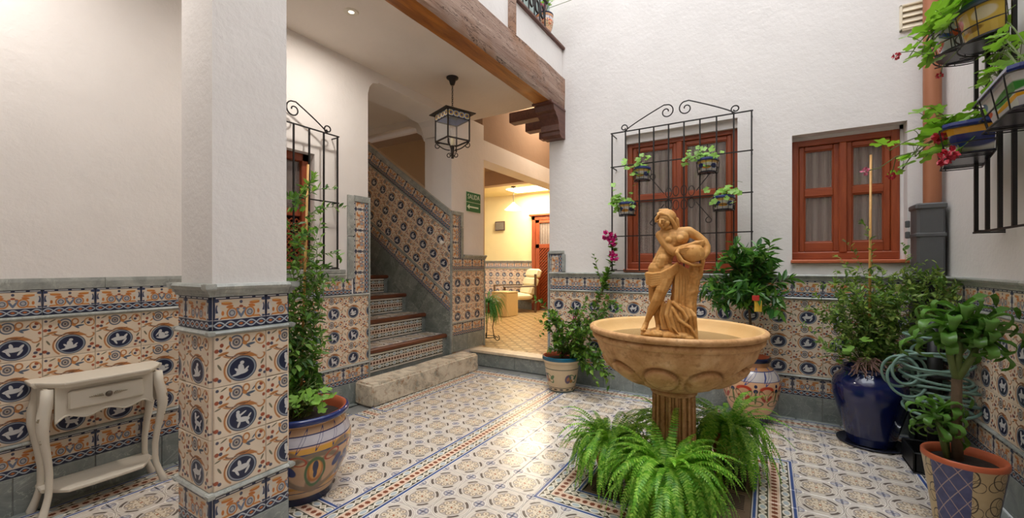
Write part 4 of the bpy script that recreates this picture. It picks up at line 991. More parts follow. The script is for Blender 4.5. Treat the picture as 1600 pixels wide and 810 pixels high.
# recessed downlight
r_ = root('recessed_downlight', (-2.7, 2.09, 3.224), 'small round recessed spotlight in the porch ceiling', 'spotlight')
MB().lathe([(.022, -.003), (.035, -.006), (.05, -.005), (.055, 0)], 24).build('ring', 'cream_paint', r_); MB().lathe([(0, -.002), (.022, -.002)], 20).build('lens', 'lamp_glow', r_)
# ------------------------------------------------------------------ exit sign
r_ = root('exit_sign', (PX + .002, 4.49, 1.9), 'green exit sign reading SALIDA with a white arrow on the pilaster', 'sign', PI / 2)
T = aty; yA, yB = 4.355, 4.665
def signplate(z0, z1): MB().cbox(yA - 4.49, yB - 4.49, -.006, 0, z0 - 1.9, z1 - 1.9, c=.001).build('sign_plate', 'sign_green', r_)
signplate(2.135, 2.262); signplate(2.01, 2.128)
MB().box(yA - 4.49 - .004, yB - 4.49 + .004, -.003, 0, .105, .368).build('border', 'sign_white', r_)
def text(body, size, name, mat, parent, mx, ext=.001, align='CENTER', sx=1.0):
    c = bpy.data.curves.new('t', 'FONT'); c.body = body; c.size = size; c.extrude = ext; c.align_x = align; c.align_y = 'CENTER'
    o = bpy.data.objects.new('t', c); COL.objects.link(o); bpy.context.view_layer.update()
    me = bpy.data.meshes.new_from_object(o.evaluated_get(bpy.context.evaluated_depsgraph_get())); bpy.data.objects.remove(o)
    me.name = name; me.materials.clear(); me.materials.append(M[mat]); me.transform(Matrix.Diagonal((sx, 1, 1, 1)))
    t = link(name, me, parent); t.matrix_local = mx; return t
text('SALIDA', .088, 'lettering', 'sign_white', r_, Matrix.Translation((.02, -.0075, .302)) @ Matrix.Rotation(PI / 2, 4, 'X'), sx=.92)
MB().prism([(-.125, .170), (-.075, .205), (-.075, .180), (.125, .180), (.125, .160), (-.075, .160), (-.075, .135)], -.0085, -.006, axes=(0, 2, 1)).build('arrow', 'sign_white', r_)
# small knob on the stair panel
r_ = root('ceramic_stud', (-3.46, PY0 - .01, 1.585), 'small round cream stud on the tiled stair parapet', 'wall stud')
MB().lathe([(0, .05), (.02, .047), (.027, .035), (.024, .02), (.012, .012), (.012, 0), (.022, -.004)], 16).build('stud_body', 'white_ceramic', r_, smooth=True).rotation_euler = (PI / 2, 0, 0)

# ------------------------------------------------------------------ downpipe and louvre
r_ = root('downpipe', (1.02, 4.20, 0), 'round copper-coloured downpipe running into a grey cast iron lower section in the corner', 'pipe')
MB().lathe([(.05, 1.70), (.05, 6.5)], 24).build('copper_pipe', 'copper', r_, smooth=True)
pl = MB(); pl.cbox(-.105, .045, -.11, .07, 1.20, 1.73, c=.015); pl.cbox(-.115, .052, -.12, .075, 1.70, 1.745, c=.01); pl.cbox(-.112, .05, -.115, .07, 1.50, 1.535, c=.008); pl.build('iron_box', 'cast_iron', r_)
MB().cbox(-.115, .035, -.10, .07, .0, 1.20, c=.012).build('black_lower_pipe', 'black_plastic', r_)
for z in (1.58, 1.50): MB().cbox(-.15, -.125, -.03, .0, z, z + .05, c=.004).build('clamp_lug', 'cast_iron', r_)
r_ = root('wall_vent', (.945, YB, 3.185), 'cream slatted vent high on the far wall beside the copper pipe', 'vent')
f = MB()
for a, b, c, d in ((-.085, -.07, -.10, .10), (.07, .085, -.10, .10), (-.085, .085, -.10, -.085), (-.085, .085, .085, .10)): f.cbox(a, b, -.025, 0, c, d, c=.003)
f.build('frame', 'cream_louvre', r_)
for k in range(4): MB().box(-.07, .07, -.004, .004, -.03, .024, mat=Matrix.Translation((0, -.012, -.062 + k * .043)) @ Matrix.Rotation(-.5, 4, 'X')).build('slat', 'cream_louvre', r_)

# ================================================================== CONSOLE TABLE
r_ = root('console_table', (-3.315, .82, 0), 'cream painted console table with curved carved legs and one drawer by the left wall', 'console table', PI / 2)
# local: x along the wall, -y into the room
W2_, D2, HT = .27, .245, .70
top = []
for i in range(41):
    t = i / 40; x = -W2_ + 2 * W2_ * t; e = min(t, 1 - t)
    y = -D2 * (.52 + .48 * min(1, max(0, (e - .04) / .13)) ** .7) - .012 * math.sin(PI * t); top.append((x, y))
poly = [(-W2_, .0)] + [(-W2_, -D2 * .5)] + top + [(W2_, -D2 * .5), (W2_, .0)]
def slabpoly(mb, poly, zs_scales, cy=-.11):
    n = len(poly); vs = []
    for z, s in zs_scales: vs += [(x * s, (y - cy) * (1 + (s - 1) * 2) + cy if y < -.001 else y, z) for x, y in poly]
    fs = [tuple(range(n)), tuple((len(zs_scales) - 1) * n + i for i in range(n - 1, -1, -1))]
    for k in range(len(zs_scales) - 1):
        for i in range(n): fs.append((k * n + i, (k + 1) * n + i, (k + 1) * n + (i + 1) % n, k * n + (i + 1) % n))
    mb.add(vs, fs)
mb = MB(); slabpoly(mb, poly, [(HT - .030, .955), (HT - .024, .965), (HT - .016, .985), (HT - .010, 1.0), (HT - .003, 1.0), (HT, .99)]); o = mb.build('table_top', 'cream_paint', r_, fix=True)
mb = MB(); slabpoly(mb, [(x * .86, y * .86) for x, y in poly], [(.118, .97), (.124, 1), (.134, 1), (.138, .985)]); mb.build('lower_shelf', 'cream_paint', r_, fix=True)
# apron: front with scalloped edge
def scal(x):
    a = abs(x) / .20; return .508 + .028 * (a ** 2) * 0 + .012 * math.cos(a * PI * 2.5) - .035 * max(0, a - .75) * 4 * .0 + (.0 if a < .8 else -.02 * (a - .8) / .2)
fr = [(-.20, HT - .03)] + [(-.20 + .4 * i / 32, scal(-.20 + .4 * i / 32)) for i in range(33)] + [(.20, HT - .03)]
MB().prism(fr, -.205, -.185, axes=(0, 2, 1)).build('apron', 'cream_paint', r_, fix=True)
bead = [(x, -.207, z) for x, z in fr[1:-1]]; MB().tube(bead, .005, 6).build('carved_edge', 'cream_paint', r_, smooth=True)
for sx in (-1, 1):
    sd = [(-.02, HT - .03), (-.19, HT - .03), (-.19, .50), (-.16, .49), (-.14, .515), (-.10, .50), (-.06, .515), (-.04, .49), (-.02, .48)]
    MB().prism(sd, sx * .228 - .008, sx * .228 + .008, axes=(1, 2, 0)).build('side_apron', 'cream_paint', r_, fix=True)
d_ = MB(); d_.cbox(-.155, .155, -.222, -.20, .548, .645, c=.008); dr = d_.build('drawer', 'cream_paint', r_)
MB().lathe([(0, .02), (.012, .018), (.016, .01), (.008, .0)], 14).build('knob', 'brass_dark', dr, smooth=True).matrix_local = Matrix.Translation((0, -.222, .598)) @ Matrix.Rotation(PI / 2, 4, 'X')
for sx in (-1, 1):
    hm = MB()
    for k in range(7):
        x = sx * (.022 + k * .008); hm.tube([(x, -.226, .598 - .006 * (1 - k / 8)), (x + sx * .008, -.230, .598 + .006 * (1 - k / 8))], .0045 * (1 - k / 10), 5)
    hm.build('carved_pull', 'aged_paint', dr)
def cabriole(sx, front):
    y0 = -.195 if front else -.03; sy = -1 if front else 0
    prof = [(.668, 0, .024), (.60, .004, .026), (.54, .016, .027), (.47, .020, .024), (.40, .012, .019), (.32, 0, .0165), (.24, -.008, .015), (.16, -.008, .0145), (.12, -.004, .015), (.08, .006, .0155), (.04, .018, .018), (.018, .026, .020), (.0, .026, .016)]
    pts = [Vector((sx * (.225 + o_), y0 + sy * o_ * .8, z)) for z, o_, _ in prof]
    m = MB(); m.tube(pts, [q[2] for q in prof], 8)
    lg = m.build('leg', 'cream_paint', r_, smooth=True)
    if front:
        c = MB(); b = Vector((sx * .247, y0 - .022, .52))
        for k in range(7):
            a = -.9 + 1.8 * k / 6; c.tube([b + Vector((0, 0, -.03)), b + Vector((sx * .022 * math.sin(a), -.006, .03 * math.cos(a) - .01))], [.003, .006], 5)
        c.tube([b + Vector((0, 0, -.02)), b + Vector((-sx * .004, .004, -.10))], [.008, .004], 6)
        for k in range(5): c.tube([b + Vector((-sx * .008, 0, -.05 - k * .016)), b + Vector((sx * .008, 0, -.05 - k * .016))], .0045, 5)
        c.build('carving', 'aged_paint', lg)
for sx in (-1, 1): cabriole(sx, True); cabriole(sx, False)

# ================================================================== LOUNGE FURNITURE
r_ = root('armchair', (-5.22, 8.66, .2), 'dark wood armchair with cream cushions in the lounge', 'armchair', math.radians(-40)); r_.scale = (1.22, 1.22, 1.12)
m = MB(); m.cbox(-.30, .30, -.33, .30, .26, .38, c=.04); m.build('seat_cushion', 'cushion', r_, smooth=False)
Rb = Matrix.Translation((0, .26, .36)) @ Matrix.Rotation(math.radians(-18), 4, 'X')
for k in range(3): MB().cbox(-.29, .29, -.06, .07, .0 + k * .19, .19 + k * .19, c=.035, mat=Rb).build('back_cushion', 'cushion', r_)
for sx in (-1, 1):
    MB().cbox(sx * .34 - .02, sx * .34 + .02, -.32, .34, .53, .56, c=.008).build('armrest', 'chair_wood', r_)
    for y, zt2 in ((-.30, .55), (.32, .80)): MB().cbox(sx * .34 - .018, sx * .34 + .018, y - .02, y + .02, 0, zt2, c=.005).build('leg', 'chair_wood', r_)
MB().cbox(-.34, .34, -.32, -.28, .20, .26).build('seat_rail', 'chair_wood', r_); MB().cbox(-.34, .34, .24, .28, .20, .26).build('seat_rail', 'chair_wood', r_)
r_ = root('side_table', (-4.93, 7.80, .2), 'plain pale wooden cube side table next to the armchair', 'side table', math.radians(-6))
MB().cbox(-.21, .21, -.2, .2, 0, .50, c=.006).build('box', 'cube_wood', r_); MB().cbox(-.215, .215, -.205, .205, .502, .53, c=.006).build('top', 'cube_wood', r_)
# framed picture, pendant, far door
pc = aty(781.5, 353.5, 9.17)
r_ = root('picture', pc, 'small dark framed picture on the cream lounge wall', 'picture')
MB().cbox(-.15, .15, -.02, .0, -.12, .12, c=.006).build('picture_frame', 'dark_wood', r_); MB().box(-.125, .125, -.022, -.0, -.095, .095).build('print', 'picture_grey', r_)
pc = at(757, 302, 8.6); pc.z = 3.1
r_ = root('pendant_lamp', pc, 'white conical pendant lamp hanging in the lounge beside the exit pilaster', 'lamp')
r_.location = (pc.x, 8.2, 3.1)
MB().tube([(0, 0, 0), (0, 0, -.42)], .008, 6).build('rod', 'brass_dark', r_); MB().lathe([(.05, -.02), (.06, 0)], 16).build('canopy', 'brass_dark', r_)
MB().lathe([(.02, -.36), (.03, -.38), (.20, -.53), (.205, -.535)], 24).build('shade', 'lamp_glow', r_, smooth=True)
x0, x1 = aty(832, 340, 9.17).x, -3.6
f = MB(); zt2 = aty(845, 338, 9.17).z; zb2 = 1.2
f.cbox(x0, x0 + .10, 9.12, 9.2, .2, zt2, c=.01); f.cbox(x0, x1, 9.12, 9.2, zt2 - .1, zt2, c=.01); f.cbox(x0 - .06, x1, 9.08, 9.2, zt2, zt2 + .05, c=.01)
dr = f.build('door_1', 'window_wood', kind='structure')
f = MB(); f.cbox(x0 + .11, x0 + .21, 9.13, 9.17, .2, zt2 - .1); f.cbox(x0 + .11, x1, 9.13, 9.17, zt2 - .17, zt2 - .1); f.cbox(x0 + .11, x1, 9.13, 9.17, 1.72, 1.82); f.cbox(x0 + .7, x0 + .8, 9.13, 9.17, .2, zt2 - .1); f.build('door_leaf', 'window_wood', dr)
MB().box(x0 + .2, x0 + .72, 9.15, 9.155, 1.82, zt2 - .17).build('pane', 'glass', dr); MB().box(x0 + .2, x0 + .72, 9.18, 9.19, 1.82, zt2 - .17).build('curtain', 'curtain_stripes', dr)
l = MB()
for k in range(-20, 14):
    a = x0 + .2 + k * .075
    for sg in (1, -1):
        s0, s1 = a, a + 1.5; t0 = max(0, (x0 + .2 - s0) / 1.5); t1 = min(1, (x0 + .72 - s0) / 1.5)
        if t1 <= t0: continue
        zz = lambda t: (.3 + 1.5 * t) if sg > 0 else (1.75 - 1.5 * t)
        if max(zz(t0), zz(t1)) > 1.75 or min(zz(t0), zz(t1)) < .25:
            if sg > 0: t0 = max(t0, -.0); t1 = min(t1, .96)
            else: t1 = min(t1, .96)
            if t1 <= t0: continue
        l.tube([(s0 + 1.5 * t0, 9.15 - .006 * sg, zz(t0)), (s0 + 1.5 * t1, 9.15 - .006 * sg, zz(t1))], .013, 4)
l.build('lattice', 'window_wood', dr, kind='stuff')
MB().box(x0 + .2, x0 + .72, 9.175, 9.18, .25, 1.75).build('lattice_backing', 'window_wood', dr)
mb = MB(); mb.box(-5.25, -3.2, 8.36, 8.88, 3.075, 3.09); mb.build('skylight_panel', 'sky_panel', label='bright rectangular light panel in the cream lounge ceiling', cat='ceiling light')
# ================================================================== FOUNTAIN
FXC, FYC = -.47, 2.585
r_ = root('fountain', (FXC, FYC, 0), 'ochre stone fountain with a wide round bowl on a fluted column among ferns', 'fountain')
prof = [(.10, .59), (.13, .594), (.17, .603), (.22, .622), (.27, .648), (.32, .684), (.365, .724), (.40, .768), (.425, .81), (.438, .85), (.442, .868), (.444, .872), (.456, .876), (.464, .884), (.465, .900), (.456, .906), (.455, .910), (.468, .915), (.480, .924), (.481, .938), (.474, .946), (.458, .948)]
LOB = 10
def lobes(r, z, t, i):
    if .58 < z < .82:
        a = ((t / (2 * PI) * LOB) % 1) - .5; zc = .700; q = (a / .36) ** 2 + ((z - zc) / .066) ** 2
        if q < 1: r = r + .026 * (1 - q) ** .35
        elif q < 1.9: r -= .020 * math.sin(PI * (q - 1) / .9)
        a2 = abs(abs(a) - .5); 
        if a2 < .10 and .62 < z < .76: r += .004 * math.cos(a2 / .10 * PI / 2) * (1 + math.sin(z * 260))
    return r, z
fine = []
for (a, za), (b, zb3) in zip(prof, prof[1:]):
    n = max(1, int(math.hypot(b - a, zb3 - za) / .008))
    fine += [(a + (b - a) * k / n, za + (zb3 - za) * k / n) for k in range(n)]
fine.append(prof[-1])
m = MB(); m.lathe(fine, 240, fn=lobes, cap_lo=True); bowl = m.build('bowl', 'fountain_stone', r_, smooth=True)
m = MB(); m.lathe([(.458, .948), (.448, .946), (.44, .936), (.43, .915), (.40, .875), (.34, .845), (.2, .825), (0, .822)], 96); m.build('bowl_inside', 'bowl_inside', bowl, smooth=True)
MB().lathe([(0, .874), (.398, .874)], 64).build('water', 'water', r_)
# inscription cut in the band under the rim
txt = 'Arte y Gredos ®'
for k, chh in enumerate(txt):
    if chh == ' ': continue
    a = math.radians(-103.5 + k * 1.95); R_ = .436
    text(chh, .024, 'lettering', 'statue_stone', bowl, Matrix.Translation((R_ * math.cos(a), R_ * math.sin(a), .852)) @ Matrix.Rotation(a + PI / 2, 4, 'Z') @ Matrix.Rotation(PI / 2 + .12, 4, 'X') @ Matrix.Translation((0, 0, -.012)), ext=.002)
NF = 20
def flute(r, z, t, i):
    c = math.cos(t * NF); return (r + (.0065 if c > .25 else -.0065 + .004 * abs(c))), z
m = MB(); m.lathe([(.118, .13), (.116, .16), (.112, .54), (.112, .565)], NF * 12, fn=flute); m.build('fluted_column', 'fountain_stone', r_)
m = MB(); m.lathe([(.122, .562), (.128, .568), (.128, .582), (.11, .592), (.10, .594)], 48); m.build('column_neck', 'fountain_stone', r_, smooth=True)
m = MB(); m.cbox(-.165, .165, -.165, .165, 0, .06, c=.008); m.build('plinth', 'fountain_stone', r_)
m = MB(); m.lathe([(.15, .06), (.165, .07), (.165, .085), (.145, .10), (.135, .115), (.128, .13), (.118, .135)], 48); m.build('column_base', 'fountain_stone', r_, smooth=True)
for k in range(4):
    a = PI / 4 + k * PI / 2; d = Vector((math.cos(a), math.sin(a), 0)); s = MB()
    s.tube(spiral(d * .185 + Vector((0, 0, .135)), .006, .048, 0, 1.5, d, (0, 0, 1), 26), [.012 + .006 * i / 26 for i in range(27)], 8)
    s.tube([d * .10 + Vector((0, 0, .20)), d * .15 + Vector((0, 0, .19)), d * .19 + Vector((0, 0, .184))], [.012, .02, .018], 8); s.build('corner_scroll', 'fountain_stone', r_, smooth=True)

# ------------------------------------------------------------------ statue
K_ = .001059 * .982
def sp(x, y, d): return Vector(((x - 183.2) * K_, d * K_, (764.5 - y) * K_))
class Blob:
    def __init__(s): s.v = []; s.f = []
    def ball(s, c, r, sc=(1, 1, 1), n=12, m=8):
        b = len(s.v)
        for j in range(1, m):
            for i in range(n):
                t = PI * j / m; p = 2 * PI * i / n
                s.v.append((c[0] + r * sc[0] * math.sin(t) * math.cos(p), c[1] + r * sc[1] * math.sin(t) * math.sin(p), c[2] + r * sc[2] * math.cos(t)))
        s.v.append((c[0], c[1], c[2] + r * sc[2])); s.v.append((c[0], c[1], c[2] - r * sc[2])); T, B_ = len(s.v) - 2, len(s.v) - 1
        for j in range(m - 2):
            for i in range(n): s.f.append((b + j * n + i, b + (j + 1) * n + i, b + (j + 1) * n + (i + 1) % n, b + j * n + (i + 1) % n))
        for i in range(n): s.f.append((T, b + i, b + (i + 1) % n)); s.f.append((b + (m - 2) * n + (i + 1) % n, b + (m - 2) * n + i, B_))
    def chain(s, pts, step=.35):   # pts: (x,y,d,r) in figure units
        for (x0, y0, d0, r0), (x1, y1, d1, r1) in zip(pts, pts[1:]):
            L = math.dist((x0, y0, d0), (x1, y1, d1)); n = max(1, int(L / (min(r0, r1) * step)))
            for k in range(n + 1):
                t = k / n; s.ball(sp(x0 + (x1 - x0) * t, y0 + (y1 - y0) * t, d0 + (d1 - d0) * t), (r0 + (r1 - r0) * t) * K_, n=10, m=7)
    def build(s, name, mat, parent, vox=.0042, it=3, bumps=None):
        me = bpy.data.meshes.new(name); me.from_pydata(s.v, [], s.f); o = bpy.data.objects.new(name, me); COL.objects.link(o)
        rm = o.modifiers.new('r', 'REMESH'); rm.mode = 'VOXEL'; rm.voxel_size = vox; rm.use_smooth_shade = True
        sm = o.modifiers.new('s', 'SMOOTH'); sm.iterations = it; sm.factor = .5
        bpy.context.view_layer.update(); m2 = bpy.data.meshes.new_from_object(o.evaluated_get(bpy.context.evaluated_depsgraph_get()))
        bpy.data.objects.remove(o); m2.name = name; m2.materials.clear(); m2.materials.append(M[mat])
        m2.polygons.foreach_set('use_smooth', [True] * len(m2.polygons))
        if bumps:
            for v in m2.vertices: v.co = bumps(v.co, v.normal)
        return link(name, m2, parent)
sr = root('statue', (FXC - .022, FYC - .004, .872), 'ochre stone statue of a half-draped woman leaning on a jar in the fountain bowl', 'statue', math.radians(10.3))
B = Blob()
# torso
B.chain([(150, 150, 0, 16), (205, 168, 2, 30)]); B.chain([(198, 130, -6, 21), (208, 165, 0, 23)])
B.chain([(136, 180, 0, 26), (200, 176, -2, 36), (284, 164, 4, 27)]); B.chain([(165, 200, -4, 40), (245, 196, -4, 42)])
B.chain([(202, 205, 0, 54), (176, 260, 0, 47), (156, 300, 0, 48), (142, 340, 2, 53)]); B.ball(sp(180, 212, -40), 20 * K_); B.ball(sp(236, 206, -40), 21 * K_)
B.chain([(150, 318, -24, 36), (140, 350, -22, 38)]); B.chain([(122, 378, 0, 56), (168, 388, 0, 54)])
# arms
B.chain([(134, 182, -4, 27), (158, 226, -24, 26), (190, 268, -42, 24), (206, 278, -46, 23)]); B.chain([(206, 278, -46, 23), (250, 262, -56, 21), (296, 242, -60, 14)])
B.chain([(296, 242, -60, 14), (318, 233, -62, 14), (330, 232, -60, 12)])
for k, (dx, dy) in enumerate(((30, -8), (33, 0), (31, 8), (26, 15))): B.chain([(326, 226 + k * 5, -62, 6), (326 + dx * .6, 226 + k * 5 + dy * .3, -66, 5.5), (326 + dx, 228 + k * 5 + dy, -58, 5)])
B.chain([(304, 246, -64, 6), (318, 254, -72, 5.5)])
B.chain([(284, 166, 4, 28), (325, 192, 4, 25), (360, 225, -2, 23), (373, 252, -8, 21)]); B.chain([(373, 252, -8, 21), (372, 280, -22, 19), (356, 308, -38, 14)])
B.chain([(356, 308, -38, 14), (340, 312, -52, 14), (330, 306, -60, 11)])
for k in range(4): B.chain([(332, 296 + k * 7, -60, 6), (316, 293 + k * 8, -72, 5.5), (300, 294 + k * 8, -78, 5)])
B.chain([(344, 302, -56, 6), (334, 284, -68, 5.5)])
# legs
B.chain([(172, 392, -20, 50), (158, 440, -36, 43), (141, 490, -48, 34)]); B.chain([(141, 492, -48, 33), (122, 540, -44, 32), (92, 600, -28, 24), (62, 672, -12, 14)])
B.chain([(62, 674, -12, 14), (54, 696, -12, 17), (44, 712, -34, 12), (36, 718, -50, 8)]); B.chain([(56, 700, 0, 13), (56, 712, -4, 10)])
for k in range(4): B.ball(sp(34 + k * 7, 719, -52 + k * 3), 5 * K_)
B.chain([(112, 430, 18, 48), (106, 540, 10, 36), (118, 600, 4, 28), (122, 680, 0, 15)]); B.chain([(122, 690, 0, 15), (124, 706, -10, 14), (120, 720, -34, 9)])
for k in range(4): B.ball(sp(112 + k * 6, 722, -36), 4.5 * K_)
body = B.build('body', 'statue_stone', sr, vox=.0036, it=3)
# head
H = Blob(); hc = (160, 100, -12)
H.ball(sp(166, 86, -8), 44 * K_, (1.0, 1.08, .98), 20, 14); H.ball(sp(148, 110, -24), 31 * K_, (.90, .9, 1.12), 18, 12)
H.ball(sp(147, 140, -36), 11 * K_); H.chain([(136, 103, -52, 5), (133, 114, -58, 6), (134, 121, -61, 7)]); H.chain([(118, 104, -40, 5), (132, 100, -50, 5), (150, 100, -52, 5), (166, 106, -48, 4)])
H.ball(sp(124, 111, -42), 5 * K_, n=10); H.ball(sp(150, 111, -50), 5.5 * K_, (1.3, 1, .7)); H.chain([(132, 129, -54, 4), (146, 130, -55, 4)]); H.chain([(134, 134, -51, 4), (144, 134, -52, 3.5)])
H.chain([(172, 118, -42, 14), (160, 138, -36, 10)]); H.chain([(185, 138, -20, 16), (165, 142, -26, 15)])
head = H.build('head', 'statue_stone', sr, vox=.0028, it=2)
Hr = Blob()
Hr.ball(sp(168, 82, -2), 49 * K_, (1.05, 1.06, .95), 20, 14)
for k in range(9):
    a = k / 8; Hr.chain([(122 + 60 * a, 58 + 10 * abs(a - .4), -34 + 26 * a, 7), (150 + 50 * a, 48 + 16 * a, -12 + 26 * a, 9), (196 + 26 * a * .6, 82, 6 + 10 * a, 10), (214 + 8 * a, 120, 2, 10)])
Hr.chain([(140, 62, -48, 8), (176, 78, -48, 9), (200, 110, -38, 11), (214, 140, -24, 12), (218, 168, -16, 8)]); Hr.chain([(216, 100, 0, 18), (222, 140, 0, 15), (214, 172, 4, 9)])
Hr.chain([(134, 42, 0, 10), (170, 40, 4, 10)]); Hr.chain([(124, 70, -40, 6), (112, 90, -30, 8), (112, 104, -20, 8)])
Hr.build('hair', 'statue_stone', head, vox=.003, it=3)
# jar
jm = MB(); jm.lathe([(0, -.002), (.030, 0), (.045, .012), (.055, .04), (.056, .07), (.048, .095), (.030, .112), (.022, .122), (.024, .130), (.031, .136), (.031, .141), (.024, .142), (.019, .132), (.016, .12), (0, .115)], 32)
jar = jm.build('jar', 'statue_stone', sr, smooth=True)
a_, b_ = sp(352, 268, -32), sp(206, 316, -62); dz = (b_ - a_).normalized(); jar.matrix_local = Matrix.Translation(a_) @ dz.to_track_quat('Z', 'X').to_matrix().to_4x4()
# drapery
D_ = Blob()
def fold(pts, r, n=1, dx=0, dy=0, dd=0, taper=.7):
    for k in range(n):
        m = len(pts); D_.chain([(x + dx * k, y + dy * k, d + dd * k, r * (1 - (1 - taper) * i / (m - 1))) for i, (x, y, d) in enumerate(pts)], step=.5)
for k in range(6): fold([(64, 398 + k * 11, -8), (92, 402 + k * 13, -44), (140, 396 + k * 12, -64 - k), (185, 372 + k * 9, -62), (222, 344 + k * 8, -46)], 10, taper=.9)
for k in range(5): fold([(60 + k * 5, 405 + k * 4, 10 - k * 8), (72 + k * 4, 450 + k * 5, 10 - k * 6), (92 + k * 3, 500 + k * 3, 14 - k * 6), (104 + k * 3, 548 + k * 2, 14 - k * 5)], 13, taper=.6)
for k in range(11): fold([(224 + k * 5, 350 + k * 3, -42 + k * 2), (218 + k * 7.5, 440, -42 + k * 3.5 - (k % 2) * 7), (214 + k * 8, 540, -40 + k * 3.5 - (k % 2) * 6), (196 + k * 10, 620, -42 + k * 2)], 11 - (k % 2) * 3, taper=.9)
for k in range(13): fold([(182 + k * 9, 552 + k * 4, -46 + (k % 2) * 9), (166 + k * 12, 625 + (k % 3) * 4, -56 + (k % 2) * 10), (184 + k * 11, 690, -56 + k * 1.5 + (k % 2) * 8), (212 + k * 9, 752, -44)], 12 - (k % 2) * 3, taper=.85)
for k in range(6): fold([(148 + k * 6, 556 + k * 8, -40 + (k % 2) * 6), (136 + k * 7, 636, -36 + (k % 2) * 6), (148 + k * 8, 704, -34)], 11, taper=.75)
fold([(205, 560, -58), (250, 600, -68), (272, 640, -64), (258, 680, -56)], 10); fold([(200, 590, -58), (232, 650, -66), (290, 690, -60), (318, 740, -48)], 10); fold([(190, 680, -58), (232, 730, -66), (250, 755, -60)], 5)
for k in range(5): fold([(252 + k * 18, 238 + abs(k - 2) * 6, -50 + k * 2), (258 + k * 20, 262, -88 + abs(k - 2) * 5), (250 + k * 22, 290 + k * 3, -90 + abs(k - 2) * 6)], 8, taper=.8)
fold([(232, 262, -66), (220, 286, -86), (250, 330, -86), (300, 352, -74), (345, 350, -40)], 11); fold([(345, 262, -50), (352, 330, -40), (344, 380, -20), (330, 400, -10)], 14)
for k in range(4): fold([(228, 268 + k * 5, -70), (262 + k * 4, 258 + k * 11, -88), (318, 262 + k * 12, -80)], 6, taper=.9)
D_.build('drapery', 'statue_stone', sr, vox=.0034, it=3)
R2 = Blob()
R2.chain([(318, 372, 6, 36), (300, 450, 10, 42), (282, 560, 6, 42), (276, 690, 4, 46)], step=.4); R2.chain([(240, 400, 10, 40), (236, 560, 10, 52), (240, 690, 6, 56)], step=.4); R2.chain([(342, 376, -6, 18), (330, 420, 0, 20)])
for x, y, d, r, s in ((70, 742, -14, 44, .45), (120, 736, -30, 46, .5), (180, 742, -20, 58, .5), (245, 740, -10, 62, .5), (275, 748, -34, 38, .5), (200, 735, 40, 80, .5), (120, 740, 30, 60, .5), (60, 728, -20, 26, .5)):
    R2.ball(sp(x, y, d), r * K_, (1, 1, s), 18, 12)
def rocky(co, n): return co + n * (mn.noise(co * 30) * .004 + mn.noise(co * 70) * .002)
R2.build('rock_base', 'statue_stone', sr, vox=.0045, it=1, bumps=rocky)

# ================================================================== PLANTS
def rv(a=1.0): return Vector((rnd.uniform(-a, a), rnd.uniform(-a, a), rnd.uniform(-a, a)))
def leaf(mb, p, d, nrm, L, W, fold=.25, curl=.2):
    d = d.normalized(); s = d.cross(nrm)
    if s.length < 1e-4: s = d.cross(Vector((1, .3, .2)))
    s.normalize(); u = s.cross(d); a = p; b = p + d * L + u * (-curl * L)
    vs = [a, p + d * L * .35 + s * W * .5 + u * fold * W * .4, p + d * L * .72 + s * W * .36 + u * (fold * W * .3 - curl * L * .45), b,
          p + d * L * .72 - s * W * .36 + u * (fold * W * .3 - curl * L * .45), p + d * L * .35 - s * W * .5 + u * fold * W * .4]
    mb.add(vs, [(0, 1, 2, 3), (0, 3, 4, 5)])
def path(p0, p1, sag=0.0, wob=.0, n=8, bow=None):
    p0, p1 = Vector(p0), Vector(p1); L = (p1 - p0).length; w = rv(wob * L); bow = bow or Vector((0, 0, 0))
    return [p0.lerp(p1, i / n) + (bow + w + Vector((0, 0, -sag * L))) * (4 * (i / n) * (1 - i / n)) for i in range(n + 1)]
def twig(ms, ml, pts, r, nl, L, W, t0=.15, spread=.9, up=.3, both=None):
    ms.tube(pts, [r * (1 - .7 * i / (len(pts) - 1)) for i in range(len(pts))], 5)
    N = len(pts) - 1
    for k in range(nl):
        t = t0 + (1 - t0) * (k + rnd.random() * .8) / nl; x = t * N; i = min(N - 1, int(x)); p = pts[i].lerp(pts[i + 1], min(1, x - i)); ax = (pts[i + 1] - pts[i]).normalized()
        side = ax.cross(rv()).normalized(); d = (side * spread + ax * .5 + Vector((0, 0, up)) + rv(.25)); s = rnd.uniform(.65, 1.25)
        leaf(ml, p, d, (Vector((0, 0, 1)) + rv(.6)), L * s, W * s, curl=rnd.uniform(.05, .4))
def soil(parent, r, z): MB().lathe([(r, z - .01), (r * .6, z + .004), (0, z)], 24).build('soil', 'soil', parent, smooth=True)

def potlathe(parent, prof, mat, n=56, name='pot', inner=None, rz=0.0, lipmat=None):
    o = MB().lathe(prof, n, cap_lo=True).build(name, mat, parent, smooth=True); autosmooth(o.data, 50); o.rotation_euler.z = rz
    r, z = prof[-1]; MB().lathe([(r, z), (r - .012, z - .004), (r - .02, z - .03), (r - .03, z - .09)], n).build('pot_inside', lipmat or 'terracotta', o, smooth=True)
    return o
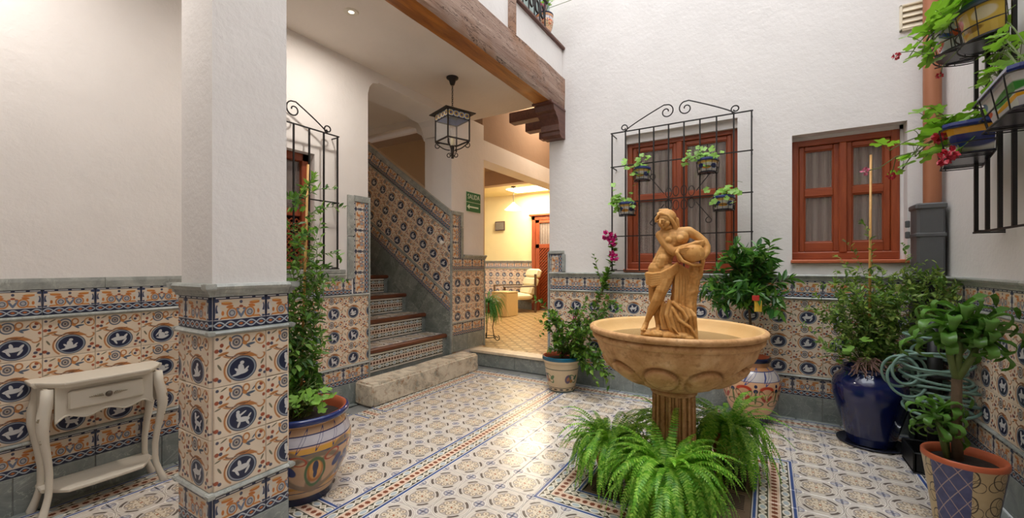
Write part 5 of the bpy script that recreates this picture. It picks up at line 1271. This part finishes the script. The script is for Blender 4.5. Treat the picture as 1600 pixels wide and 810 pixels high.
# --- large talavera pot with the climber (left)
pc = Vector((-2.285, 1.425, 0))
r_ = root('potted_climber', pc, 'tall leafy climber on a cane in a big painted blue-rimmed pot behind the pillar', 'potted plant')
potlathe(r_, [(.165, 0), (.17, .02), (.172, .05), (.20, .10), (.25, .20), (.272, .29), (.272, .33), (.258, .385), (.232, .425), (.222, .44), (.24, .45), (.258, .462), (.262, .478), (.255, .49), (.245, .492)], 'pot_talavera', rz=.35, lipmat='terracotta'); soil(r_, .222, .44)
MB().tube([Vector((.0, 0, .43)), Vector((-.05, .08, 1.9))], [.009, .0065], 7).build('cane', 'bamboo', r_, smooth=True)
ms, ml = MB(), MB()
for k in range(30):
    a = rnd.uniform(0, 2 * PI); zt3 = rnd.uniform(.7, 1.62); c = Vector((-.05 * (zt3 - .43) / 1.47, .08 * (zt3 - .43) / 1.47, zt3)); rr = rnd.uniform(.04, .12)
    c0 = Vector((math.cos(a) * .05, math.sin(a) * .05, .44)); mid = [c0.lerp(c, i / 7) + Vector((math.cos(a + i) * rr, math.sin(a + i) * rr, 0)) * min(1, i / 2) for i in range(8)]
    twig(ms, ml, mid, .004, 40, .052, .026, t0=.12, up=.0, spread=1.2)
for k in range(26):
    z = rnd.uniform(.9, 1.72); a = rnd.uniform(0, 2 * PI); b0 = Vector((-.03, .05, z)); L = rnd.uniform(.10, .26)
    twig(ms, ml, path(b0, b0 + Vector((math.cos(a) * L, math.sin(a) * L, rnd.uniform(-.02, .12))), -.1, .15), .0025, 12, .045, .018, t0=.2)
ms.build('stems', 'stem_green', r_, kind='stuff'); ml.build('foliage', 'climber_leaf', r_, kind='stuff')
# round-leaved geranium at the foot
def roundleaf_mesh(name, mat, R=.5, lob=5, n=15):
    vs = [(0, 0, 0)]; rings = 2
    for j in (1, 2):
        for i in range(n):
            a = -PI / 2 + .35 + (2 * PI - .7) * i / (n - 1); r = R * j / 2 * (1 + (.17 * math.cos(a * lob + PI / 2) if j == 2 else 0))
            vs.append((r * math.cos(a), r * math.sin(a) + .0, (.10 * (j / 2) ** 2 + .05 * math.cos(a * lob * 1.0) * (j == 2)) * R))
    fs = [(0, 1 + i, 2 + i) for i in range(n - 1)] + [(1 + i, 1 + n + i, 2 + n + i, 2 + i) for i in range(n - 1)]
    m = MB(); m.add(vs, fs); me = m.mesh(name, mat, True); return me
GLEAF = roundleaf_mesh('leaf', 'geranium_leaf', lob=6, n=25)
BLEAF = roundleaf_mesh('leaf', 'bright_leaf')
def put_leaf(me, parent, p, nrm, roll, size, name='leaf'):
    q = nrm.normalized().to_track_quat('Z', 'Y').to_matrix().to_4x4(); o = link(name, me, parent)
    o.matrix_local = Matrix.Translation(p) @ q @ Matrix.Rotation(roll, 4, 'Z') @ Matrix.Scale(size, 4); return o
def geranium(parent, origin, targets, lsize, per=5, me=None, flowers=(), stemr=.003, spread=.06, upn=1.0):
    st = MB(); me = me or GLEAF; O = Vector(origin)
    for t_ in targets:
        T_ = Vector(t_); pp = path(O + rv(.02), T_, -.18, .08); st.tube(pp, stemr, 5)
        for k in range(per):
            i = rnd.choice(range(3, len(pp))); b = pp[i] if k else pp[-1]; p = b + rv(spread) + Vector((0, 0, spread * .3)); st.tube([b, b.lerp(p, .6) + Vector((0, 0, .006)), p], .0016, 4)
            put_leaf(me, parent, p, Vector((0, -.35, upn)) + rv(.55), rnd.uniform(0, 6.28), lsize * rnd.uniform(.65, 1.25))
    st.build('stems', 'stem_green', parent)
    return st
def blossom(parent, p, mat, r=.02, n=16, lab=None):
    m = MB()
    for k in range(n):
        d = rv(); d.normalize(); leaf(m, Vector(p) + d * r * .35, d, rv(), r * .9, r * .8, curl=.1)
    return m.build('blossom', mat, parent)
gt = [Vector((math.cos(a) * .20, math.sin(a) * .20, .52 + rnd.uniform(0, .06))) for a in (-1.2, -.8, -.4, 0, .4, 3.6, 4.2, -1.6)]
geranium(r_, (0, 0, .45), gt, .055, 7, BLEAF, spread=.05)

# --- bougainvillea pot by the lounge opening
pc = Vector((-1.83, 4.0, 0))
r_ = root('potted_bougainvillea', pc, 'bougainvillea with magenta flowers in a small teal-rimmed painted pot by the lounge opening', 'potted plant')
potlathe(r_, [(.125, 0), (.13, .02), (.135, .03), (.16, .15), (.178, .27), (.182, .30), (.19, .305), (.198, .32), (.202, .345), (.2, .365), (.192, .37)], 'pot_small', rz=.4); soil(r_, .175, .335)
ms, ml = MB(), MB()
for k in range(16):
    tip = Vector((rnd.uniform(-.12, .55), rnd.uniform(-.25, .15), rnd.uniform(.45, 1.0))); base = Vector((rnd.uniform(-.03, .03), 0, .34))
    pp = path(base, tip, -.12, .12); twig(ms, ml, pp, .005, 30, .055, .032, t0=.25)
    for q in range(3):
        b = pp[rnd.randrange(3, 8)]; twig(ms, ml, path(b, b + rv(.16), -.1, .1, 5), .002, 12, .05, .03)
for k in range(12):     # drooping right-hand sprays
    tip = Vector((rnd.uniform(.25, .62), rnd.uniform(-.25, .1), rnd.uniform(.18, .45))); pp = path(Vector((.05, 0, .40)), tip, -.25, .08); twig(ms, ml, pp, .003, 32, .055, .034, t0=.2, up=-.1)
wp = [Vector((.12, .10, .6)), Vector((.30, .14, .85)), Vector((.38, .16, 1.05)), Vector((.44, .16, 1.2)), Vector((.50, .14, 1.42)), Vector((.50, .12, 1.54))]; twig(ms, ml, wp, .006, 95, .06, .038, t0=.15, up=.1)
twig(ms, ml, [Vector((.38, .16, 1.05)), Vector((.34, .14, 1.25)), Vector((.30, .12, 1.42))], .003, 16, .045, .03)
twig(ms, ml, [Vector((.38, .16, 1.0)), Vector((.42, .12, 1.15)), Vector((.46, .12, 1.25))], .004, 40, .06, .035)
ms.build('stems', 'bark', r_, kind='stuff'); ml.build('foliage', 'boug_leaf', r_, kind='stuff')
for p, s in (((.46, .08, 1.60), .05), ((.50, .08, 1.53), .045), ((.52, .08, 1.60), .035), ((.53, .08, 1.38), .04), ((.50, .08, 1.42), .03), ((.63, -.05, .74), .035), ((.10, .1, .75), .02)): blossom(r_, p, 'magenta', s, 26)
# --- little tree in the red-fan pot
pc = Vector((-.125, 4.03, 0))
r_ = root('potted_tree', pc, 'small round leafy tree in a painted pot with red fans behind the fountain', 'potted plant')
potlathe(r_, [(.125, 0), (.128, .03), (.132, .07), (.165, .13), (.20, .22), (.217, .30), (.217, .35), (.20, .41), (.16, .46), (.135, .475), (.135, .50), (.148, .515), (.152, .535), (.145, .545), (.136, .546)], 'pot_redfan', rz=.2); soil(r_, .12, .50)
ms, ml = MB(), MB(); ms.tube([(0, 0, .48), (.005, .0, .75), (-.01, 0, .95), (0, .0, 1.08)], [.014, .011, .01, .008], 7)
for k in range(54):
    a = rnd.uniform(0, 2 * PI); e = rnd.uniform(-.7, 1.35); R_ = rnd.uniform(.24, .40); tip = Vector((math.cos(a) * math.cos(e) * R_ * 1.05, min(.13, math.sin(a) * math.cos(e) * R_ * .72 - .06), 1.13 + math.sin(e) * R_ * .95))
    twig(ms, ml, path(Vector((0, 0, rnd.uniform(.92, 1.1))), tip, -.08, .08), .004, 26, .095, .030, t0=.3, up=.15)
ms.build('stems', 'bark', r_, kind='stuff'); ml.build('foliage', 'dark_leaf', r_, kind='stuff')
MB().cbox(-.025, .025, -.003, .003, -.055, .03, c=.001, mat=Matrix.Translation((.06, -.30, 1.0)) @ Matrix.Rotation(.3, 4, 'Z')).build('plant_tag', 'yellow_tag', r_, label='yellow plant tag')
MB().cbox(-.025, .025, -.003, .003, -.02, .02, c=.001, mat=Matrix.Translation((.045, -.312, 1.05)) @ Matrix.Rotation(.3, 4, 'Z')).build('plant_tag', 'red_tag', r_, label='red plant tag')
# --- jasmine in the cobalt pot
pc = Vector((.635, 3.965, 0))
r_ = root('potted_jasmine', pc, 'rambling jasmine on a cane in a large cobalt blue glazed pot', 'potted plant')
MB().lathe([(0, .004), (.15, .004), (.19, .012), (.198, .02), (.198, .026), (.188, .026), (.17, .016), (0, .014)], 48, cap_lo=True).build('saucer', 'saucer_dark', r_, smooth=True)
potlathe(r_, [(.135, .02), (.14, .04), (.165, .14), (.20, .27), (.225, .37), (.228, .43), (.21, .485), (.175, .515), (.165, .53), (.175, .545), (.178, .56), (.168, .566)], 'blue_glaze', lipmat='blue_glaze'); soil(r_, .15, .53)
MB().tube([(-.01, -.03, .5), (.0, -.02, 2.10)], [.010, .007], 7).build('cane', 'bamboo', r_, smooth=True)
ms, ml = MB(), MB()
for k in range(66):
    tip = Vector((min(.36, rnd.gauss(.02, .17)), rnd.uniform(-.24, .08), rnd.uniform(.7, 1.3))); pp = path(Vector((0, 0, .52)), tip, -.1, .16); twig(ms, ml, pp, .003, 30, .046, .021, t0=.3)
    b = pp[rnd.randrange(4, 8)]; twig(ms, ml, path(b, b + rv(.14), -.1, .2, 5), .0016, 12, .036, .014)
for tx, tz in ((-.40, .98), (-.34, 1.08), (-.30, .92), (.28, 1.25), (.34, 1.12), (.31, 1.34), (.36, 1.26), (-.15, 1.5), (-.20, 1.38), (-.06, 1.62), (.16, 1.45)):
    pp = path(Vector((0, -.02, .7)), Vector((tx, rnd.uniform(-.12, .06), tz)), -.15, .12, 9); twig(ms, ml, pp, .002, 26, .038, .015, t0=.35)
for k in range(30):    # dense tuft to the right of the cane
    c = Vector((.27 + rnd.gauss(0, .06), rnd.uniform(-.18, .02), 1.12 + rnd.gauss(0, .07))); twig(ms, ml, path(c, c + rv(.1), 0, .1, 4), .0016, 16, .042, .016)
ms.build('stems', 'stem_green', r_, kind='stuff'); ml.build('foliage', 'jasmine_leaf', r_, kind='stuff')
geranium(r_, (0, 0, .55), [Vector((x, y, z)) for x, y, z in ((-.22, -.10, .66), (-.15, -.16, .70), (-.27, -.05, .62), (.05, -.15, .72), (.14, -.14, .72), (-.05, -.16, .78), (.2, -.05, .7))], .07, 4, BLEAF, spread=.05)
rt = MB()
for k in range(40):
    b = Vector((-.04 + rnd.uniform(-.05, .05), -.15, .64)); rt.tube(path(b + rv(.02), b + Vector((rnd.uniform(-.09, .09), rnd.uniform(-.06, 0), rnd.uniform(-.13, .02))), 0, .15, 5), .0035, 4)
rt.build('dry_roots', 'dry_root', r_, kind='stuff')

# --- dracaena in the quilted pot (front right)
pc = Vector((.815, 2.90, 0))
r_ = root('potted_dracaena', pc, 'two-stemmed dracaena in a terracotta pot painted in blue lattice and scroll panels', 'potted plant')
potlathe(r_, [(.10, 0), (.104, .01), (.118, .12), (.134, .24), (.148, .34), (.153, .352), (.153, .372), (.148, .378)], 'pot_quilt', rz=.5); soil(r_, .135, .345)
DL = []
for v in range(4):
    m = MB(); n = 8; vs = []; 
    for i in range(n + 1):
        t = i / n; w = .088 * math.sin(PI * min(1, .08 + t * .92)) ** .7 * (1 - .15 * t) * (0.0 if i == n else 1) + .004; a = t * (2.1 + .35 * v); x = math.sin(a) / (1.7 + .35 * v) * 1.0; z = .28 * t - (1 - math.cos(a)) / (1.7 + .35 * v) * .62
        for s in (-1, 0, 1): vs.append((x, s * w, z + .045 * (s != 0) + .02 * math.sin(t * 14 + v + s) * abs(s)))
    fs = []
    for i in range(n):
        for s in (0, 1): b = i * 3 + s; fs.append((b, b + 1, b + 4, b + 3))
    m.add(vs, fs); DL.append(m.mesh('leaf', 'dracaena_leaf', True))
def crown(parent, c, n, L, tilt=(0, 0)):
    for k in range(n):
        a = k * 2.4 + rnd.uniform(-.3, .3); e = .55 - 1.45 * (k / n) + rnd.uniform(-.15, .15); o = link('leaf', DL[k % 4], parent)
        o.matrix_local = Matrix.Translation(Vector(c) + Vector((0, 0, -.05 + .09 * k / n))) @ Matrix.Rotation(a, 4, 'Z') @ Matrix.Rotation(e, 4, 'Y') @ Matrix.Scale(L * rnd.uniform(.8, 1.15), 4)
S1 = [(-.02, 0, .34), (-.025, 0, .55), (-.02, .01, .74)]
MB().tube(S1, [.022, .02, .02], 8).build('trunk', 'bark', r_, smooth=True)
for t_, (x, y, z) in enumerate(((-.05, .02, .98), (.0, .03, 1.03), (.06, .0, .97))): MB().tube([S1[2], Vector(S1[2]).lerp(Vector((x, y, z)), .5) + Vector((x * .2, 0, 0)), (x, y, z)], [.017, .014, .012], 7).build('stem', 'stem_green', r_, smooth=True); crown(r_, (x, y, z), 19, .29)
for bx, by, x, y, z in ((-.06, -.02, -.10, -.02, .54), (-.05, .02, -.06, .03, .56)): MB().tube([(bx, by, .34), (x, y, z)], [.013, .010], 7).build('stem', 'stem_green', r_, smooth=True); crown(r_, (x, y, z), 15, .21)

# --- hose on its stand
r_ = root('garden_hose', (.90, 3.66, .10), 'tangled coil of grey-green garden hose hanging in the corner behind the dracaena', 'hose')
hp = []
for i in range(560):
    t = i / 560; a = t * 2 * PI * 15; hp.append(Vector((.0 + .155 * math.cos(a) * (1 + .15 * math.sin(t * 23)) + .02 * math.sin(t * 9), -.06 + .14 * math.sin(a * 1.0) * .8, .30 + .50 * t + .045 * math.sin(a + t * 5) * math.sin(t * 31))))
MB().tube(hp, .0085, 7).build('coils', 'hose', r_, smooth=True)
hp = []
for i in range(120):
    t = i / 120; a = t * 2 * PI * 4; hp.append(Vector((-.17 + .075 * math.cos(a) + .03 * math.sin(t * 7), -.12 + .03 * math.sin(t * 11), .50 + .09 * math.sin(a) + .05 * math.sin(t * 4))))
MB().tube(hp, .0085, 7).build('loose_loops', 'hose', r_, smooth=True)
r_ = root('hose_stand', (.90, 3.66, 0), 'black stand holding the coiled hose in the right corner', 'hose stand')
b = MB(); b.cbox(-.13, .13, -.14, .14, 0, .02, c=.006); b.cbox(-.13, .13, -.14, -.12, .02, .14, c=.006); b.cbox(-.13, -.11, -.14, .14, .02, .14, c=.006); b.cbox(.11, .13, -.14, .14, .02, .14, c=.006); b.cbox(-.13, .13, .12, .14, .02, .14, c=.006); b.build('tray', 'black_plastic', r_)
MB().tube([(0, 0, .02), (0, 0, .98)], .035, 12).build('reel_post', 'black_plastic', r_, smooth=True)
for z in (.28, .60): MB().lathe([(0, z), (.10, z), (.10, z + .012), (0, z + .012)], 20).build('reel_disc', 'black_plastic', r_)

# --- ferns round the fountain
def frond(mb, p0, az, el, L, droop, W, pairs=30):
    p = Vector(p0); d = Vector((math.cos(az) * math.cos(el), math.sin(az) * math.cos(el), math.sin(el))); n = pairs; step = L / n; ph = rnd.uniform(0, 6)
    for i in range(n + 1):
        t = i / n; side = Vector((-math.sin(az), math.cos(az), 0)); side = (side + d * .0).normalized(); up = side.cross(d).normalized() * -1
        if up.z < 0 and d.z > -.9: up = -up
        w = W * (math.sin(PI * min(1, .12 + t * .88)) ** .6) * (1 - .25 * t)
        if i > 1:
            for s in (-1, 1):
                tip = p + side * s * w + d * w * .35 - Vector((0, 0, w * .22)) + up * .0; q = d * step * .48
                mid = p.lerp(tip, .55) + up * w * .08
                mb.add([p - q * .7, mid - q * .75, tip, mid + q * .85, p + q * .7], [(0, 1, 2, 3, 4)])
        nd = (d + Vector((0, 0, -droop * step * (1 + t * 1.5)))).normalized(); nd = (nd + side * .03 * math.sin(ph + i * .5)).normalized()
        p2 = p + d * step
        if i < n: mb.add([p - side * .0012, p + side * .0012, p2 + side * .0008, p2 - side * .0008], [(0, 1, 2, 3)])
        if d.z < -.97: nd = d
        p = p2; d = nd
def fern(name_loc, lab, n, L, potr, poth, az=(0, 6.283), el=(.05, 1.25), droop=6.0, W=.028, mat='fern_leaf', z0=0.0, crown_=.05, bias=None):
    r = root('potted_fern', name_loc, lab, 'fern', group=None)
    if z0: MB().lathe([(potr * .6, 0), (potr * .6, z0)], 16, cap_lo=True, cap_hi=True).build('saucer', 'black_plastic', r)
    potlathe(r, [(potr * .72, z0), (potr * .74, z0 + .01), (potr * .95, z0 + poth * .8), (potr * 1.04, z0 + poth * .82), (potr * 1.05, z0 + poth)], 'terracotta', 28)
    soil(r, potr * .9, z0 + poth - .02)
    m = MB()
    for k in range(n):
        a = rnd.uniform(*az)
        if bias and rnd.random() < bias[1]: a = bias[0] + rnd.gauss(0, .5)
        e = rnd.uniform(*el); l = L * rnd.uniform(.65, 1.1)
        frond(m, (math.cos(a) * rnd.uniform(0, crown_), math.sin(a) * rnd.uniform(0, crown_), z0 + poth), a, e, l, droop * rnd.uniform(.45, 1.45), W * rnd.uniform(.8, 1.15))
    m.build('fronds', mat, r, kind='stuff'); return r
fern((-.80, 2.42, 0), 'bushy potted fern on the left of the fountain column', 200, .36, .095, .13, droop=7.0, z0=.12, W=.024)
fern((-.42, 2.15, 0), 'largest bright green potted fern in front of the fountain column', 300, .42, .12, .16, droop=6.2, z0=.12, W=.027)
fern((-.22, 2.93, 0), 'drooping potted fern behind the right side of the fountain column', 140, .42, .10, .16, droop=6.5, z0=.12, W=.026)
fern((-.58, 2.92, 0), 'small potted fern peeking out behind the left side of the fountain column', 70, .36, .08, .14, droop=6.0, z0=.14, W=.020)
# --- fern on an iron stand in the lounge
r_ = root('fern_stand', (-3.50, 5.06, .2), 'spindly black iron plant stand just inside the lounge', 'plant stand')
for a in (0.2, 2.3, 4.4):
    d = Vector((math.cos(a), math.sin(a), 0)); m = MB(); m.tube([d * .12 + Vector((0, 0, .42)), d * .08 + Vector((0, 0, .2)), d * .11 + Vector((0, 0, .03))], .007, 5); m.tube(spiral(d * .15 + Vector((0, 0, .045)), .012, .045, 0, 1.2, d, (0, 0, 1), 14), .006, 5); m.build('leg', 'iron', r_)
MB().tube([(.12 * math.cos(2 * PI * i / 16), .12 * math.sin(2 * PI * i / 16), .42) for i in range(16)], .006, 5, closed=True).build('ring', 'iron', r_)
MB().tube([(.12 * math.cos(2 * PI * i / 16), .12 * math.sin(2 * PI * i / 16), .06) for i in range(16)], .006, 5, closed=True).build('ring', 'iron', r_)
fern((-3.50, 5.06, .62), 'soft drooping fern in a dark pot on the iron stand in the lounge', 110, .42, .09, .14, el=(.0, 1.2), droop=8, mat='stand_fern', W=.02)

# --- planters on the right grille
def planter(label, c, rz, L, D, H_, mat, name='hanging_planter', half=False, z0=None, dec=True, group=None):
    r = root(name, c, label, 'planter', rz, group)
    n = 18; m = MB()
    def outline(s):
        if half: return [(L / 2 * s * math.cos(PI * i / n), -D * s * math.sin(PI * i / n)) for i in range(n + 1)]
        w, d = L / 2 * s, D * s; return [(w, 0), (w, -d * .55), (w * .96, -d * .85), (w * .86, -d)] + [(w * .86 * (1 - 2 * i / 8), -d) for i in range(1, 8)] + [(-w * .86, -d), (-w * .96, -d * .85), (-w, -d * .55), (-w, 0)]
    levels = [(.78, 0), (.80, .01), (.9, H_ * .5), (.97, H_ * .8), (1.04, H_ * .82), (1.06, H_ * .9), (1.05, H_)]
    o0 = outline(1); K = len(o0); ls = [0]
    for a, b in zip(o0, o0[1:]): ls.append(ls[-1] + math.dist(a, b))
    ls = [1 - x / ls[-1] for x in ls]; vs = []; fs = []; uv = []
    for s, z in levels: vs += [(x, y, z) for x, y in outline(s)]
    for j in range(len(levels) - 1):
        for i in range(K - 1): fs.append((j * K + i, (j + 1) * K + i, (j + 1) * K + i + 1, j * K + i + 1)); uv.append([(ls[i], levels[j][1] / H_), (ls[i], levels[j + 1][1] / H_), (ls[i + 1], levels[j + 1][1] / H_), (ls[i + 1], levels[j][1] / H_)])
        fs.append((j * K + K - 1, (j + 1) * K + K - 1, (j + 1) * K, j * K)); uv.append([(0, 0)] * 4)
    fs.append(tuple(range(K))); uv.append([(.1, .1)] * K); m.add(vs, fs, 0, uv); pot = m.build('trough', mat, r, fix=True)
    s_ = MB(); s_.add([(x, y, H_ - .012) for x, y in outline(.98)], [tuple(range(K))]); s_.build('soil', 'soil', r)
    # wire basket
    w = MB()
    for s, z in ((1.12, H_ * .78), (1.02, H_ * .30), (.98, -.012)): w.tube([Vector((x, y, z)) for x, y in outline(s)], .0035, 4, closed=True)
    for i in range(0, K, 3):
        a, b = outline(1.12)[i], outline(.98)[i]; w.tube([Vector((a[0], a[1], H_ * .78)), Vector((b[0], b[1], -.012))], .003, 4)
    for x in (-L * .3, L * .3): w.tube([Vector((x, 0, -.012)), Vector((x, -D * .98, -.012))], .0035, 4)
    w.build('wire_basket', 'iron', r, kind='stuff')
    t = MB(); t.add([(x, y, -.008) for x, y in outline(.92)] + [(x, y, .0) for x, y in outline(.92)], [tuple(range(K)), tuple(range(2 * K - 1, K - 1, -1))] + [(i, K + i, K + (i + 1) % K, (i + 1) % K) for i in range(K)]); t.build('tray', 'saucer_dark', r)
    return r
def loc_in(r, p): return (Matrix.Translation(r.location) @ Matrix.Rotation(r.rotation_euler.z, 4, 'Z')).inverted() @ Vector(p)
rA = planter('blue and yellow trough planter with red berries painted on it, lowest on the right grille', (.98, 3.16, 1.865), -PI / 2 - .2, .50, .17, .15, 'planter_blueyellow')
rB = planter('navy and orange trough planter nearest the frame edge on the right grille', (.965, 2.50, 1.90), -PI / 2 - .1, .44, .17, .15, 'planter_navyorange')
rC = planter('round-fronted yellow painted planter highest on the right grille', (.985, 2.97, 2.40), -PI / 2 - .35, .34, .17, .17, 'planter_yellow', half=True)
rD = planter('round-fronted white planter with orange and blue petals, upper left on the right grille', (.985, 3.34, 2.50), -PI / 2 - .3, .36, .17, .15, 'planter_orangeblue', half=True)
def targets(r, L): return [loc_in(r, at(u, v, t)) for u, v, t in L]
geranium(rA, (0, -.08, .14), targets(rA, [(1455, 215, 2.35), (1480, 190, 2.3), (1500, 205, 2.2), (1520, 195, 2.15), (1465, 235, 2.25), (1440, 212, 2.4), (1430, 245, 2.35), (1455, 190, 2.45), (1500, 240, 2.1), (1530, 180, 2.2)]), .085, 5, spread=.06)
geranium(rA, (-.1, -.1, .14), targets(rA, [(1390, 235, 2.4), (1410, 265, 2.4)]), .07, 5, spread=.05)
st = MB(); q = targets(rA, [(1440, 235, 2.3), (1400, 245, 2.35), (1375, 262, 2.4), (1352, 268, 2.45)]); st.tube(q, .003, 5); q2 = targets(rA, [(1400, 245, 2.35), (1396, 262, 2.38), (1392, 275, 2.4)]); st.tube(q2, .0025, 5); st.build('trailing_stem', 'stem_green', rA)
blossom(rA, q[-1], 'pink_flower', .022); blossom(rA, q2[-1], 'red_flower', .022)
for u, v, t in ((1476, 248, 2.05), (1470, 215, 2.2), (1485, 240, 2.05)): blossom(rA, loc_in(rA, at(u, v, t)), 'red_flower', .032, 24)
geranium(rB, (0, -.08, .14), targets(rB, [(1545, 145, 2.0), (1560, 120, 2.05), (1580, 130, 1.95), (1590, 105, 1.95), (1550, 110, 2.1), (1540, 165, 1.95), (1598, 140, 1.85)]), .085, 4, spread=.06)
geranium(rC, (0, -.08, .16), targets(rC, [(1500, 15, 2.0), (1520, -5, 2.0), (1545, -10, 2.0), (1480, 30, 2.1), (1495, -5, 2.1)]), .085, 4, spread=.055)
geranium(rD, (0, -.08, .14), targets(rD, [(1465, 30, 2.3), (1480, 20, 2.25), (1470, 55, 2.3), (1455, 62, 2.35), (1440, 85, 2.35), (1420, 90, 2.4), (1450, 90, 2.3), (1490, 10, 2.3)]), .085, 5, spread=.055)
q = targets(rD, [(1450, 85, 2.3), (1425, 80, 2.35), (1408, 82, 2.4), (1400, 88, 2.4)]); MB().tube(q, .0025, 5).build('trailing_stem', 'stem_green', rD); blossom(rD, q[-1], 'red_flower', .02)
q = targets(rD, [(1500, 75, 2.2), (1472, 105, 2.3), (1470, 120, 2.3), (1468, 118, 2.3)]); MB().tube(q, .0025, 5).build('trailing_stem', 'stem_green', rD); blossom(rD, q[-1], 'red_flower', .016)
geranium(rB, (0, -.05, .14), targets(rB, [(1560, 60, 2.1), (1570, 75, 2.05), (1555, 85, 2.1), (1540, 95, 2.1)]), .06, 4, spread=.04)
# --- pots hanging on the window grille
for lab, (u, v), L, lv in (('blue and yellow pot planted with ivy, upper left of the window grille', (1004, 282), .15, 26), ('patterned blue pot with trailing ivy, lower left of the window grille', (981, 336), .16, 40),
                           ('blue pot of bright ivy near the top centre of the window grille', (1106, 270), .17, 44), ('painted pot hanging on the lower right of the window grille', (1131, 328), .17, 24)):
    p = aty(u, v, YB - .17); r = planter(lab, p, 0, L, .12, .115, 'planter_grille', name='hanging_pot', half=True)
    off = -.05 if u in (981, 1106) else .0
    for k in range(lv):
        q = Vector((rnd.gauss(off, L * .42), -.05 + rnd.gauss(-.03, .045), .11 + abs(rnd.gauss(0, .05)) - (.10 * rnd.random() if k % 3 == 0 else 0))); put_leaf(BLEAF, r, q, Vector((0, -.7, .7)) + rv(.5), rnd.uniform(0, 6.28), rnd.uniform(.04, .065))
    s_ = MB()
    for k in range(7): s_.tube(path((0, -.05, .10), (rnd.gauss(off, L * .5), -.08, .14 + rnd.uniform(-.06, .10)), -.2, .1, 5), .0018, 4)
    s_.build('stems', 'stem_green', r)
# --- balcony pot
r_ = root('balcony_flowerpot', (-2.02, 3.98, 3.727), 'painted flowerpot with a pink bloom on the balcony sill upstairs', 'flowerpot')
potlathe(r_, [(.05, 0), (.06, .02), (.085, .09), (.095, .14), (.085, .18), (.092, .20), (.095, .215)], 'pot_redfan', 28)
geranium(r_, (0, 0, .2), [Vector((rnd.uniform(-.1, .1), rnd.uniform(-.1, .14), .30 + rnd.uniform(0, .15))) for k in range(7)], .06, 4, spread=.05); blossom(r_, (0, -.06, .27), 'pink_flower', .045, 24)
q = [Vector((0, .1, .35)), Vector((.25, .2, .42)), Vector((.38, .15, .38))]; MB().tube(q, .003, 5).build('trailing_stem', 'stem_green', r_); blossom(r_, q[-1], 'red_flower', .03)
